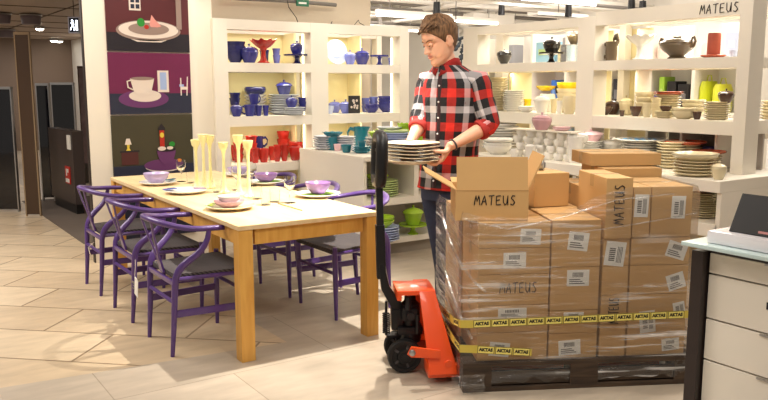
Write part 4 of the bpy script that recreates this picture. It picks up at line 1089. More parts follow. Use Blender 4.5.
def cbox(u0, u1, v0, v1, z0, z1, label, group=None, tape=True, labels=(), word=None, j=0.0):
    w, d, h = u1 - u0 - .004, v1 - v0 - .004, z1 - z0 - .002
    p = pl(u0 + .002, v0 + .002, z0 + .0005)
    t = thing('cardboard_box', label, 'box', p, PA + j, group)
    mb = MB().box(0, w, 0, d, 0, h)
    part('body', mb, M_CARD, t, bevel=.003, smooth=False)
    # top flap seam and packing tape over it
    part('flap_seam', MB().box(.002, w - .002, d / 2 - .0015, d / 2 + .0015, h - .0005, h + .0006), M_CARDIN, t, smooth=False)
    if tape:
        part('packing_tape', MB().box(-.0006, w + .0006, d / 2 - .024, d / 2 + .024, h - .0002, h + .0009).box(-.001, 0, d / 2 - .024, d / 2 + .024, h - .06, h + .0009), M_CTAPE, t, 'glossy clear tape', smooth=False)
    for lb in labels: paper_label(t, *lb[:4], rot=lb[4] if len(lb) > 4 else 0)
    if word:
        cx, cz, ww, hh, vert, face = word
        if face == 'front': M = frame_mtx((cx, -.001, cz), (1, 0, 0) if not vert else (0, 0, 1), (0, 0, 1) if not vert else (-1, 0, 0))
        else: M = frame_mtx((-.001, cx, cz), (0, -1, 0), (0, 0, 1))
        part('lettering', handword('MATEUS', ww, hh, M, r=.0022), M_INK, t, 'black brush lettering')
    return t
gb = 'cardboard boxes on the pallet'
# front column one
F0, FD = .03, .40
zz = [.145, .285, .42, .572, .70, .825]
c1 = [('bottom cardboard box at the front left corner of the wrapped pallet', [(.06, .16, .02, .09, .12)], None),
      ('cardboard box second from bottom in the front left column, behind the yellow tape', [(.10, .24, .07, .12)], None),
      ('cardboard box with horizontal brush lettering third up the front left column', [], (.20, .085, .19, .05, False, 'front')),
      ('cardboard box fourth up the front left column with a white label', [(.12, .23, .03, .105)], None),
      ('cardboard box topmost of the front left column, under the open box', [(.20, .30, .015, .09, .05)], None)]
for i, (lab, lb, wd) in enumerate(c1): cbox(.07, .42, F0, F0 + .37, zz[i], zz[i + 1], lab, gb, labels=lb, word=wd)
# column two
c2z = [.145, .27, .385, .60, .83]
c2 = [('bottom cardboard box second from the left on the front face', [(.05, .16, .015, .09, -.06)]),
      ('flat cardboard box behind the yellow tape, second column', [(.07, .17, .055, .105)]),
      ('tall cardboard box in the second column above the yellow tape', [(.08, .19, .12, .20)]),
      ('topmost cardboard box of the second front column under wrinkled film', [(.08, .18, .08, .17, .12)])]
for i, (lab, lb) in enumerate(c2): cbox(.425, .67, F0, F0 + .37, c2z[i], c2z[i + 1], lab, gb, labels=lb)
# column three (narrow)
c3z = [.145, .31, .455, .60, .735, 1.03]
c3 = [('bottom narrow cardboard box in the third front column', [], None), ('narrow cardboard box with vertical lettering behind the yellow tape', [], (.065, .07, .135, .05, True, 'front')),
      ('narrow cardboard box in the middle of the third column', [], None), ('narrow cardboard box with a tilted tall label', [(.01, .11, .0, .12, .12)], None),
      ('upright cardboard box with vertical brush lettering rising above the film', [], (.065, .17, .20, .048, True, 'front'))]
for i, (lab, lb, wd) in enumerate(c3): cbox(.68, .815, F0 - .01 * (i == 4), F0 + .37, c3z[i], c3z[i + 1], lab, gb, labels=lb, word=wd)
# column four (wide)
c4z = [.145, .25, .455, .60, .735]
c4 = [('bottom wide cardboard box at the right of the pallet front', [(.18, .27, .02, .08, -.1)]), ('wide cardboard box with two labels behind the yellow tape at the right', [(.06, .14, .01, .12, -.1), (.23, .29, .09, .16, -.2)]),
      ('wide cardboard box in the middle right of the wrapped front', [(.19, .28, .02, .10, -.3)]), ('wide cardboard box right of the narrow one with tilted label', [(.18, .28, .03, .11, .3)])]
for i, (lab, lb) in enumerate(c4): cbox(.82, 1.12, F0, F0 + .37, c4z[i], c4z[i + 1], lab, gb, labels=lb)
cbox(.82, .91, F0, F0 + .37, .737, .985, 'slim cardboard box with a tall label at the top right of the front', gb, labels=[(.006, .076, .10, .21, .03)])
cbox(.912, 1.12, F0, F0 + .37, .737, .985, 'big cardboard box at the top right corner of the wrapped load', gb, labels=[(.10, .17, .09, .20, .02)])
# rear row, what shows of it
RV, RE = .405, .77
cbox(.05, .42, RV, RE, .145, .42, 'lower rear cardboard box at the left side of the pallet', gb)
cbox(.05, .42, RV, RE, .422, .64, 'middle rear cardboard box at the left side of the pallet', gb)
cbox(.05, .42, RV, RE, .642, .825, 'upper rear cardboard box at the left side, below the open box', gb)
cbox(.45, .69, RV, RE, .145, .50, 'lower rear cardboard box behind the second column', gb)
cbox(.45, .69, RV, RE, .502, .83, 'rear cardboard box under the box with side lettering', gb)
cbox(.445, .655, RV, RE - .03, .832, 1.01, 'cardboard box with lettering on its left side, behind the film edge', gb, word=(.17, .10, .20, .055, False, 'left'), j=.2)
cbox(.70, 1.16, RV, RE, .145, .55, 'large lower rear cardboard box at the right of the pallet', gb)
cbox(.70, 1.16, RV, RE, .552, .94, 'large upper rear cardboard box at the right of the pallet', gb)
cbox(.83, 1.15, RV + .02, RE, .942, 1.03, 'flat cardboard box second from the top behind the upright lettered box', gb)
cbox(.79, 1.19, RV + .12, RE + .06, 1.032, 1.10, 'flat cardboard box topmost of the rear stack', gb)
# small steel tape dispenser
t = thing('tape_dispenser', 'small grey tape dispenser lying on the box with side lettering', 'tape dispenser', pl(.53, .56, 1.011), .6)
part('roll', MB().lathe([(.02, -.012), (.03, -.012), (.03, .012), (.02, .012)], 18, M=Matrix.Translation((0, 0, .03)) @ Matrix.Rotation(PI / 2, 4, 'X')), M_STEEL, t)
part('grip', MB().tube([(.02, 0, .012), (.06, 0, .014), (.085, 0, .03)], [.011, .012, .008], 8), M_BLACK, t)

# open box
w, d, h = .345, .30, .145
t = thing('open_cardboard_box', 'open cardboard box with raised flaps and brush lettering on its front', 'box', pl(-.03, .09, .827), PA - .11)
part('body', MB().box(0, w, 0, .006, 0, h).box(0, w, d - .006, d, 0, h).box(0, .006, .006, d - .006, 0, h).box(w - .006, w, .006, d - .006, 0, h).box(.006, w - .006, .006, d - .006, 0, .006), M_CARD, t, smooth=False)
part('flap', MB().box(.004, w - .004, -.0025, .0025, 0, .158, M=Matrix.Translation((0, .003, h)) @ Matrix.Rotation(math.radians(-9), 4, 'X')), M_CARD, t, 'raised front flap', smooth=False)
part('fold_shade', MB().box(.002, w - .002, -.0012, 0, h - .003, h + .001), M_CARDIN, t, 'dark fold crease', smooth=False)  # thin darker strip stands in for the shade at the flap fold
part('flap', MB().box(-.0025, .0025, .004, d - .004, 0, .17, M=Matrix.Translation((.003, 0, h)) @ Matrix.Rotation(math.radians(-60), 4, 'Y')), M_CARD, t, 'left flap leaning outwards', smooth=False)
part('flap', MB().box(-.0025, .0025, .004, d - .004, 0, .18, M=Matrix.Translation((w - .003, 0, h)) @ Matrix.Rotation(math.radians(24), 4, 'Y')), M_CARD, t, 'right flap standing up', smooth=False)
part('flap', MB().box(.004, w - .004, -.0025, .0025, 0, .09, M=Matrix.Translation((0, d - .003, h)) @ Matrix.Rotation(math.radians(-80), 4, 'X')), M_CARD, t, 'rear flap folded back', smooth=False)
part('lettering', handword('MATEUS', .205, .045, frame_mtx((.19, -.001, .098), (1, 0, 0), (0, 0, 1)), r=.0026), M_INK, t, 'black brush lettering')

# ------------------------------------------------------------------ stretch film
def film():
    m = bpy.data.materials.new('stretch_film'); m.use_nodes = True
    nt = m.node_tree; N = nt.nodes; L = nt.links; N.clear()
    out = N.new('ShaderNodeOutputMaterial'); tr = N.new('ShaderNodeBsdfTransparent'); gl = N.new('ShaderNodeBsdfGlossy'); gl.inputs['Roughness'].default_value = .16
    df = N.new('ShaderNodeBsdfDiffuse'); df.inputs['Color'].default_value = lin((244, 240, 236))
    tc = N.new('ShaderNodeTexCoord')
    def noi(rot, sc, scale, det=4):
        mp = N.new('ShaderNodeMapping'); mp.inputs['Rotation'].default_value = rot; mp.inputs['Scale'].default_value = sc
        n = N.new('ShaderNodeTexNoise'); n.inputs['Scale'].default_value = scale; n.inputs['Detail'].default_value = det; n.inputs['Distortion'].default_value = .5
        L.new(tc.outputs['Object'], mp.inputs[0]); L.new(mp.outputs[0], n.inputs['Vector']); return n.outputs['Fac']
    a = noi((0, math.radians(6), 0), (.8, 1.2, 16), 2.2); b = noi((0, math.radians(-32), 0), (1, 1, 14), 2.6); c = noi((0, 0, 0), (1, 1, 1), 2.0, 2)
    def mm(op, x, y):
        n = N.new('ShaderNodeMath'); n.operation = op
        for i, q in enumerate((x, y)):
            if isinstance(q, (int, float)): n.inputs[i].default_value = q
            else: L.new(q, n.inputs[i])
        return n.outputs[0]
    def ramp(x, lo, hi, to):
        n = N.new('ShaderNodeMapRange'); n.inputs[1].default_value = lo; n.inputs[2].default_value = hi; n.inputs[3].default_value = 0; n.inputs[4].default_value = to
        L.new(x, n.inputs[0]); return n.outputs[0]
    streak = mm('MULTIPLY', mm('ADD', ramp(a, .55, .66, .62), ramp(b, .60, .68, .55)), ramp(c, .35, .62, 1.0))
    white = mm('ADD', streak, .03)
    h = mm('ADD', a, b)
    bp = N.new('ShaderNodeBump'); bp.inputs['Strength'].default_value = .9; bp.inputs['Distance'].default_value = .02; L.new(h, bp.inputs['Height'])
    L.new(bp.outputs[0], gl.inputs['Normal']); 
    m1 = N.new('ShaderNodeMixShader'); L.new(white, m1.inputs[0]); L.new(tr.outputs[0], m1.inputs[1]); L.new(df.outputs[0], m1.inputs[2])
    fr = N.new('ShaderNodeFresnel'); fr.inputs['IOR'].default_value = 1.45; L.new(bp.outputs[0], fr.inputs['Normal'])
    m2 = N.new('ShaderNodeMixShader'); L.new(mm('MINIMUM', mm('ADD', mm('MULTIPLY', fr.outputs[0], .9), .03), .6), m2.inputs[0]); L.new(m1.outputs[0], m2.inputs[1]); L.new(gl.outputs[0], m2.inputs[2])
    L.new(m2.outputs[0], out.inputs[0])
    return m
M_FILM = film()
def topz(u): # top edge of the film along the front
    pts = [(-.1, .86), (0.0, .875), (.12, .85), (.3, .845), (.42, .86), (.55, .90), (.66, .955), (.8, .985), (.95, .995), (1.3, .995)]
    for (a, za), (b, zb) in zip(pts, pts[1:]):
        if a <= u <= b: return za + (zb - za) * (u - a) / (b - a)
    return .99
mb = MB()
corn = [(0.0, .80), (-.015, .01), (1.14, .0), (1.14, .80)]
peri = []
for (a, b), n in zip(zip(corn, corn[1:]), (26, 60, 20)):
    for i in range(n): peri.append((a[0] + (b[0] - a[0]) * i / n, a[1] + (b[1] - a[1]) * i / n))
peri.append(corn[-1]); NP = len(peri); NZ = 46
vs = []
for i, (u, v) in enumerate(peri):
    for k in range(NZ + 1):
        if i < 26: tz = .875 - .02 * (1 - i / 26)
        elif i < 86: tz = topz(u)
        else: tz = .99
        tz += .012 * noise.noise(Vector((i * .35, 0, 3)))
        z0 = .045 + .03 * noise.noise(Vector((i * .3, 7, 1)))
        fz = k / NZ; z = z0 + (tz - z0) * fz
        off = .006 * noise.noise(Vector((i * .12, z * 14 + i * .05, 0))) + .004 * noise.noise(Vector((i * .5 + z * 9, z * 30, 5)))
        # pulls in at the corner, follows the boxes on the front
        nx, ny = ((-1, 0) if i < 26 else ((0, -1) if i < 86 else (1, 0)))
        inw = 0.0
        if z > tz - .05: inw = (z - (tz - .05)) / .05 * .012
        s = off - inw
        if i < 26: s -= .01 * math.sin(PI * i / 26)   # waist on the short side
        if 26 <= i < 86 and z > .15: s = min(s, .004)
        vs.append((u + nx * s, v + ny * s, z))
fs = [(i * (NZ + 1) + k, (i + 1) * (NZ + 1) + k, (i + 1) * (NZ + 1) + k + 1, i * (NZ + 1) + k + 1) for i in range(NP - 1) for k in range(NZ)]
mb.add(vs, fs)
fo = solo('stretch_film', mb, M_FILM, 'wrinkled transparent stretch film wrapped around the boxes on the pallet', 'stretch film', PO, PA)
# crumpled film tail near the front left foot of the pallet
mb = MB(); vs = []
for i in range(13):
    for k in range(9):
        u = -.06 + .16 * i / 12; z = .0 + .10 * k / 8
        vs.append((u, -.022 - .02 * noise.noise(Vector((i * .8, k * .9, 2))), max(.003, z + .012 * noise.noise(Vector((i, k, 9))))))
mb.add(vs, [(i * 9 + k, (i + 1) * 9 + k, (i + 1) * 9 + k + 1, i * 9 + k + 1) for i in range(12) for k in range(8)])
part('loose_tail', mb, M_FILM, fo)
# bunched film ribs running over the corner (thicker gathered strands)
for k, (pts) in enumerate(([(-.012, .6, .82), (-.03, .3, .70), (-.028, .02, .60), (.10, -.006, .50)], [(-.02, .5, .55), (-.03, .15, .45), (-.02, .0, .36), (.04, -.008, .27)],
                           [(.0, -.006, .845), (.2, -.012, .80), (.45, -.01, .85), (.72, -.012, .93), (1.0, -.01, .955)], [(.05, -.01, .78), (.4, -.012, .74), (.75, -.012, .80), (1.12, -.01, .86)])):
    part('gathered_strand', MB().tube(bez(*pts[:4], 14) if len(pts) == 4 else [Vector(p) for p in pts], .0035, 6, flat=2.0), M_FILM, fo)

# ------------------------------------------------------------------ yellow printed tape
M_YT = mat('tape_yellow', (206, 184, 78), .35); M_YT2 = mat('tape_label_yellow', (238, 222, 120), .4)
def band(pts_uvz, label, hw=.019, n_lab=0):
    t = thing('packing_tape_band', label, 'tape', PO, PA)
    mb = MB(); pts = [Vector(p) for p in pts_uvz]
    vs = []
    for p in pts: vs += [(p.x, p.y, p.z - hw), (p.x, p.y, p.z + hw)]
    mb.add(vs, [(2 * i, 2 * i + 2, 2 * i + 3, 2 * i + 1) for i in range(len(pts) - 1)])
    o = part('band', mb, M_YT, t, smooth=False)
    sl = o.modifiers.new('solid', 'SOLIDIFY'); sl.thickness = .0008; sl.offset = 0
    # printed blocks along the band
    tmesh = text_mesh('AKTAS', .0215, M_INK, .0003, 'lettering', bold=.0015)
    L_ = 0; step = .0875; pos = step * .5
    for a, b in zip(pts, pts[1:]):
        seg = (b - a).length; x = (b - a).normalized()
        while pos < L_ + seg:
            c = a + x * (pos - L_)
            if (pos - L_) > .043 and (L_ + seg - pos) > .035:
                yv = Vector((0, 0, 1)); yv = (yv - x * yv.dot(x)).normalized()
                M = frame_mtx(c, x, yv)
                fr = MB(); fr.box(-.041, .041, -.0185, -.0168, .0009, .0016); fr.box(-.041, .041, .0168, .0185, .0009, .0016); fr.box(-.041, -.0385, -.0185, .0185, .0009, .0016); fr.box(.0385, .041, -.0185, .0185, .0009, .0016)
                fr.cur = 1; fr.box(-.0385, .0385, -.0168, .0168, .0008, .0011)
                q = link('block_frame', fr.mesh('block_frame', [M_INK, M_YT2], False), o, mtx=M)
                tx = link('lettering', tmesh, o, mtx=M @ Matrix.Translation((0, 0, .0012)))
            pos += step
        L_ += seg
    return t
band([(-.028, .72, .275), (-.032, .45, .29), (-.03, .12, .325), (-.018, -.004, .345), (.04, -.009, .345), (1.13, -.0095, .36)], 'yellow and black printed tape running along the whole front of the film')
band([(-.029, .70, .235), (-.033, .42, .24), (-.031, .12, .235), (-.019, -.005, .225), (.06, -.010, .22), (.33, -.011, .195)], 'short loose yellow and black printed tape below the long one')

# ================================================================== pallet truck
J = thing('pallet_truck', 'orange hand pallet truck with black pump, wheels and tiller handle', 'pallet truck', pl(0, .385), PA)
JV = .0
# fork carriage: narrow head widening to the fork heels
def plate3(quad, th):
    q = [Vector(p) for p in quad]; n = (q[1] - q[0]).cross(q[2] - q[0]).normalized() * th
    return MB().add(q + [p + n for p in q], [(0, 1, 2, 3), (7, 6, 5, 4), (0, 4, 5, 1), (1, 5, 6, 2), (2, 6, 7, 3), (3, 7, 4, 0)])
for s in (-1, 1):
    part('side_gusset', plate3([(-.175, s * .105, .43), (-.095, s * .105, .43), (-.006, s * .27, .05), (-.145, s * .27, .05)][::s], .018), M_ORANGE, J, bevel=.004)
    part('heel_box', MB().box(-.15, -.006, min(s * .12, s * .27), max(s * .12, s * .27), .035, .10), M_ORANGE, J, bevel=.006)
    part('fork', MB().box(-.006, 1.04, min(s * .12, s * .265), max(s * .12, s * .265), .035, .088), M_ORANGE, J, bevel=.005)
part('top_plate', MB().box(-.285, -.09, -.108, .108, .412, .436), M_ORANGE, J, bevel=.006)
part('head_cheek', MB().box(-.285, -.262, -.108, .108, .385, .412), M_ORANGE, J, bevel=.004)
part('front_plate', plate3([(-.092, -.105, .43), (-.092, .105, .43), (-.006, .262, .08), (-.006, -.262, .08)], .014), M_ORANGE, J, bevel=.003)
part('tow_link', MB().prism([(-.255, .16), (-.235, .20), (-.09, .175), (-.09, .135), (-.235, .145)], -.272, -.258, 'y'), M_ORANGE, J, bevel=.004)
part('pivot_bolt', MB().lathe([(0, 0), (.016, 0), (.016, .012), (.01, .016), (0, .016)], 14, M=Matrix.Translation((-.232, -.272, .172)) @ Matrix.Rotation(PI / 2, 4, 'X')), M_STEEL, J)
part('pivot_bolt', MB().lathe([(0, 0), (.018, 0), (.018, .012), (0, .013)], 14, M=Matrix.Translation((-.05, -.262, .105)) @ Matrix.Rotation(PI / 2, 4, 'X')), M_ORANGE, J)
me = text_mesh('2000 KG', .024, mat('white_print', (240, 236, 230), .5), .0004, 'lettering')
link('lettering', me, J, mtx=frame_mtx((-.078, -.2712, .066), (1, 0, 0), (0, 0, 1)))['label'] = 'white capacity lettering'
# pump
UC = -.205
mb = MB().lathe([(0, .14), (.055, .14), (.06, .16), (.06, .20), (.045, .21), (.045, .26), (.052, .27), (.052, .34), (.04, .35), (.03, .36), (.03, .42), (.018, .43), (0, .43)], 22, c=(UC, 0, 0))
mb.box(UC - .07, UC + .06, -.06, .06, .19, .23); mb.box(UC - .05, UC + .03, -.075, .075, .27, .33); mb.box(UC - .10, UC - .04, -.035, .035, .21, .32)
part('hydraulic_pump', mb, M_BLACKM, J, bevel=.006)
mb = MB().tube([(UC - .02, -.075, .33), (UC - .02, -.075, .36), (UC - .02, -.075, .40)], [.016, .016, .010], 10); mb.tube([(UC + .03, -.07, .2), (UC + .03, -.07, .30)], .012, 8)
mb.lathe([(0, 0), (.02, 0), (.022, .01), (.02, .03), (0, .03)], 12, M=Matrix.Translation((UC - .01, -.075, .30)) @ Matrix.Rotation(PI / 2, 4, 'X'))
part('valve_block', mb, M_BLACK, J)
pts = [(-.335 + .018 * math.cos(a * .9), -.05 + .018 * math.sin(a * .9), .20 + .0016 * a) for a in range(70)]
part('return_spring', MB().tube(pts, .004, 5), M_BLACKM, J)
part('spring_post', MB().tube([(-.335, -.05, .19), (-.335, -.05, .37)], .007, 8), M_BLACKM, J)
part('pedal', MB().box(-.33, -.24, -.03, .03, .165, .18), M_BLACKM, J, bevel=.004)
# steering wheels
part('axle', MB().tube([(UC - .04, -.09, .088), (UC - .04, .09, .088)], .014, 10), M_STEEL, J)
part('steering_fork', MB().box(UC - .075, UC - .005, -.02, .02, .088, .17), M_BLACKM, J, bevel=.005)
for v in (-.082, .082):
    wl_ = part('wheel', MB().lathe([(0, -.024), (.035, -.024), (.04, -.012), (.062, -.012), (.066, -.024), (.084, -.024), (.088, -.014), (.088, .014), (.084, .024), (.066, .024), (.062, .012), (.04, .012), (.035, .024), (0, .024)], 30, M=Matrix.Translation((UC - .04, v, .088)) @ Matrix.Rotation(PI / 2, 4, 'X')), M_RUBBER, J)
    mb = MB()
    for k in range(5):
        a = k * 2 * PI / 5
        mb.box(.02, .062, -.006, .006, -.016, .016, M=Matrix.Translation((UC - .04, v, .088)) @ Matrix.Rotation(PI / 2, 4, 'X') @ Matrix.Rotation(a, 4, 'Z'))
    part('spokes', mb, mat('wheel_grey', (70, 68, 70), .5), wl_)
    part('hub', MB().lathe([(0, -.028), (.02, -.028), (.02, .028), (0, .028)], 14, M=Matrix.Translation((UC - .04, v, .088)) @ Matrix.Rotation(PI / 2, 4, 'X')), M_BLACKM, wl_)
# tiller
TU = -.335
part('tiller_joint', MB().prism([(TU + .10, .26), (TU + .115, .30), (TU + .02, .44), (TU - .01, .56), (TU - .035, .56), (TU - .02, .42), (TU + .06, .27)], -.028, .028, 'y'), M_BLACKM, J, bevel=.005)
part('tiller', MB().box(-.018, .018, -.022, .022, 0, .50, M=Matrix.Translation((TU - .02, 0, .50)) @ Matrix.Rotation(math.radians(-1.5), 4, 'Y')), M_BLACK, J, bevel=.006)
part('tiller_sleeve', MB().box(-.023, .023, -.026, .026, .02, .30, M=Matrix.Translation((TU - .02, 0, .46)) @ Matrix.Rotation(math.radians(-1.5), 4, 'Y')), M_BLACKM, J, bevel=.006)
mb = MB()
ring = []
for i in range(36):
    a = 2 * PI * i / 36
    sx = math.cos(a); sz = math.sin(a)
    q = .5
    ring.append((0, .075 * abs(sx) ** .6 * (1 if sx > 0 else -1), .115 * abs(sz) ** .6 * (1 if sz > 0 else -1) + .13))
mb.tube(ring, .031, 12, flat=1.1, close=True, up=(1, 0, 0))
Mh = Matrix.Translation((TU - .035, 0, .965)) @ Matrix.Rotation(math.radians(2), 4, 'Y') @ Matrix.Rotation(math.radians(4), 4, 'Z')
mb.v = [tuple(Mh @ Vector(p)) for p in mb.v]
part('handle_loop', mb, M_BLACK, J)
part('handle_neck', MB().prism([(-.04, 0), (.04, 0), (.07, .06), (-.07, .06)], -.022, .022, 'x', M=Matrix.Translation((TU - .033, 0, .955)) @ Matrix.Rotation(math.radians(12), 4, 'Z')), M_BLACK, J, bevel=.005)
part('release_lever', MB().tube([(TU - .03, .0, 1.03), (TU - .035, .0, 1.12), (TU - .04, 0, 1.15)], [.008, .01, .012], 8, flat=2), M_BLACK, J)
part('lower_chain', MB().tube([(TU + .0, .02, .55), (TU + .02, .02, .44), (TU + .08, .02, .32), (UC - .01, .02, .30)], .003, 6), M_STEEL, J)

# ================================================================== drawer counter
D_ = thing('drawer_counter', 'white drawer counter with dark edge post and frosted glass top', 'drawer counter', (0, 0, 0))
DX, DY = 2.412, 1.55
part('edge_post', MB().box(DX - .03, DX + .5, DY - .005, DY + .04, 0, .897), mat('dark_wenge', (48, 38, 36), .4), D_, 'dark brown edge post', smooth=False, bevel=.002)
part('carcass', MB().box(DX + .02, DX + .5, .30, DY - .006, .05, .875), mat('carcass_dark', (58, 48, 48), .5), D_, smooth=False)
M_DRAW = mat('drawer_white', (236, 228, 214), .4)
for z0, z1 in ((.822, .892), (.662, .816), (.512, .656), (.355, .506), (.16, .349)):
    q = part('drawer', MB().box(DX, DX + .02, .32, DY - .012, z0, z1), M_DRAW, D_, smooth=False, bevel=.002)
    part('pull_slot', MB().box(DX - .003, DX + .002, 1.20, 1.325, .742, .766), M_BLACKM, q, smooth=False) if .8 < z1 < .83 else part('pull_lip', MB().box(DX - .006, DX, 1.20, 1.34, z1 - .006, z1), M_STEEL, q, smooth=False)
part('glass_top', MB().box(DX - .08, DX + .52, .28, DY + .05, .918, .932), mat('frosted_glass', (196, 216, 216), .25, coat=.4), D_, 'pale blue frosted glass top', smooth=False, bevel=.003)
part('top_rail', MB().box(DX, DX + .5, .30, DY - .006, .894, .917), mat('carcass_dark', (58, 48, 48), .5), D_, smooth=False)
# glossy white tray with dark book leaning on it
a = Vector((*tc(708, 232, .95), 0)); 
t = thing('display_plinth', 'glossy white rounded base on the glass counter top', 'display base', (DX - .035, 1.535, .932))
part('slab', MB().box(0, .33, -1.0, 0, 0, .045), mat('gloss_white', (226, 222, 226), .15, coat=.6), t, bevel=.014)
t = thing('picture_book', 'black picture board with a small food photograph leaning back on the counter', 'display board', (DX + .0, 1.475, .979), 0)
Mb = Matrix.Rotation(math.radians(28), 4, 'Y')
part('board', MB().box(0, .012, -.40, 0, 0, .14, M=Mb), mat('board_black', (22, 20, 22), .35), t, smooth=False, bevel=.002)
mb = MB()
for i in range(8): mb.sphere((-.001, -.13 - .07 * R.random(), .045 + .05 * R.random()), .006 + .006 * R.random(), (.2, 1.3, 1), 8, 6, M=Mb)
part('photo_print', mb, mat('food_print', (170, 140, 116), .5, var=.3, vscale=60), t)
part('caption_print', MB().box(-.001, 0, -.16, -.10, .008, .016, M=Mb), mat('caption_pink', (180, 120, 116), .5), t, smooth=False)
part('prop', MB().box(.0, .008, -.3, -.1, 0, .10, M=Matrix.Translation((.115, 0, 0)) @ Matrix.Rotation(math.radians(-20), 4, 'Y')), M_BLACK, t, smooth=False)
# ================================================================== the man
HOLD = cw(.38, 4.53)
HM = Matrix.Translation(HOLD) @ Matrix.Rotation(-HEAD, 4, 'Z')
BY = math.radians(-40)
LV = Vector((math.cos(BY), math.sin(BY), 0)); FV = Vector((math.sin(BY), -math.cos(BY), 0))
def rings_mesh(mb, rings, seg=20, cap=True, uvs=None):
    vs = []
    for (c, a, b) in rings:
        c = Vector(c)
        for k in range(seg):
            t = 2 * PI * k / seg
            ca, sa = math.cos(t), math.sin(t)
            ca = abs(ca) ** .85 * (1 if ca >= 0 else -1); sa = abs(sa) ** .85 * (1 if sa >= 0 else -1)
            vs.append(c + Vector(a) * ca + Vector(b) * sa)
    n = len(rings)
    fs = [(i * seg + k, i * seg + (k + 1) % seg, (i + 1) * seg + (k + 1) % seg, (i + 1) * seg + k) for i in range(n - 1) for k in range(seg)]
    if cap: fs += [tuple(reversed(range(seg))), tuple((n - 1) * seg + k for k in range(seg))]
    mb.add(vs, fs)
SPINE = [(.86, (-.005, .0)), (.98, (0, 0)), (1.10, (.005, -.005)), (1.25, (.015, -.015)), (1.38, (.02, -.02)), (1.48, (.015, -.022)), (1.54, (.005, -.025)), (1.585, (-.012, -.030))]
WID = [(.158, .118), (.152, .115), (.136, .102), (.145, .108), (.160, .114), (.160, .104), (.118, .080), (.062, .062)]
def torso_rings(off=0.0, lo=0, hi=8):
    out = []
    for (z, (x, y)), (a, b) in list(zip(SPINE, WID))[lo:hi]:
        out.append(((x, y, z), LV * (a + off), FV * (b + off)))
    return out
SHL, ELL, WRL = Vector((.150, -.125, 1.482)), Vector((.200, -.160, 1.235)), Vector((-.022, -.272, 1.128))
SHR, ELR, WRR = Vector((-.118, .100, 1.482)), Vector((-.165, .020, 1.245)), Vector((-.235, -.115, 1.135))

def limb(mb, pts, rads, seg=14, fl=1.0):
    mb.tube(pts, rads, seg, flat=fl)
def resample(pts, rads, n=6):
    P, Q = [], []
    for i in range(len(pts) - 1):
        for k in range(n):
            t = k / n; P.append(Vector(pts[i]).lerp(Vector(pts[i + 1]), t)); Q.append(rads[i] + (rads[i + 1] - rads[i]) * t)
    P.append(Vector(pts[-1])); Q.append(rads[-1]); return P, Q

def hand(mb, wrist, d, n, side, thumb_dir, curl=(20, 45, 40)):
    """wrist pos, d = palm direction, n = palm normal (fingers curl to it), side = direction index->little"""
    d = Vector(d).normalized(); n = Vector(n); n = (n - d * n.dot(d)).normalized(); s = d.cross(n).normalized() * side
    palm = []
    for f, a, b in ((-.02, .026, .021), (.0, .027, .02), (.03, .036, .017), (.06, .041, .015), (.082, .040, .0125), (.09, .036, .009)):
        palm.append((wrist + d * f, s * a, n * b))
    rings_mesh(mb, palm, 16)
    for i, (off, ln) in enumerate(((-.030, .92), (-.010, 1.0), (.010, .95), (.029, .75))):
        base = wrist + d * (.082 - .004 * abs(i - 1.2)) + s * off
        p = base - d * .02; pts = [p, base]; rr = [.0105, .0098]; dirv = d.copy(); spread = s * (off * .9)
        for L_, c_, r_ in ((.044 * ln, curl[0], .0092), (.027 * ln, curl[1], .0085), (.022 * ln, curl[2], .0070)):
            ang = math.radians(c_); 
            axis_rot = dirv * math.cos(ang) + dirv.cross(s * side * 1.0).cross(dirv) * 0
            # rotate dirv towards n around s
            nn = n - dirv * 0
            perp = (n * d.dot(dirv) - d * n.dot(dirv)).normalized()
            dirv = (dirv * math.cos(ang) + perp * math.sin(ang)).normalized()
            pts.append(pts[-1] + dirv * L_ + spread * .04); rr.append(r_)
        P, Q = resample(pts, rr, 3); mb.tube(P, Q, 10); mb.sphere(P[-1], Q[-1] * 1.0, (1, 1, 1), 8, 6)
    td = Vector(thumb_dir).normalized()
    b0 = wrist + d * .02 - s * .022; b1 = b0 + d * .012 - s * .018 + n * .006
    P, Q = resample([b0, b1, b1 + td * .036, b1 + td * .036 + (td + n * .35).normalized() * .028], [.015, .014, .0105, .008], 4)
    mb.tube(P, Q, 10); mb.sphere(P[-1], Q[-1], (1, 1, 1), 8, 6)

# head in its own frame (face towards -y)
HC = Vector((-.060, -.066, 1.706))
HMX = Matrix.Translation(HC) @ Matrix.Rotation(math.radians(-66), 4, 'Z') @ Matrix.Scale(1.06, 4) @ Matrix.Rotation(math.radians(20), 4, 'X') @ Matrix.Rotation(math.radians(0), 4, 'Y')
ZF = [(-.120, -.060), (-.112, -.080), (-.098, -.090), (-.085, -.087), (-.074, -.083), (-.066, -.087), (-.060, -.0925), (-.055, -.089), (-.050, -.0935), (-.043, -.089), (-.034, -.087), (-.01, -.084), (.008, -.083), (.022, -.090), (.032, -.095), (.05, -.095), (.075, -.088), (.095, -.073), (.112, -.048), (.122, -.022)]
ZB = [(-.120, -.03), (-.112, .0), (-.098, .02), (-.085, .035), (-.06, .06), (-.03, .08), (0, .092), (.04, .099), (.07, .092), (.095, .072), (.112, .046), (.122, .022)]
ZW = [(-.120, .016), (-.112, .028), (-.098, .04), (-.085, .049), (-.06, .058), (-.03, .065), (0, .070), (.04, .075), (.07, .071), (.095, .056), (.112, .034), (.122, .018)]
def itp(tab, z):
    if z <= tab[0][0]: return tab[0][1]
    for (a, va), (b, vb) in zip(tab, tab[1:]):
        if z <= b:
            t = (z - a) / (b - a); t = t * t * (3 - 2 * t) if False else t
            return va + (vb - va) * t
    return tab[-1][1]
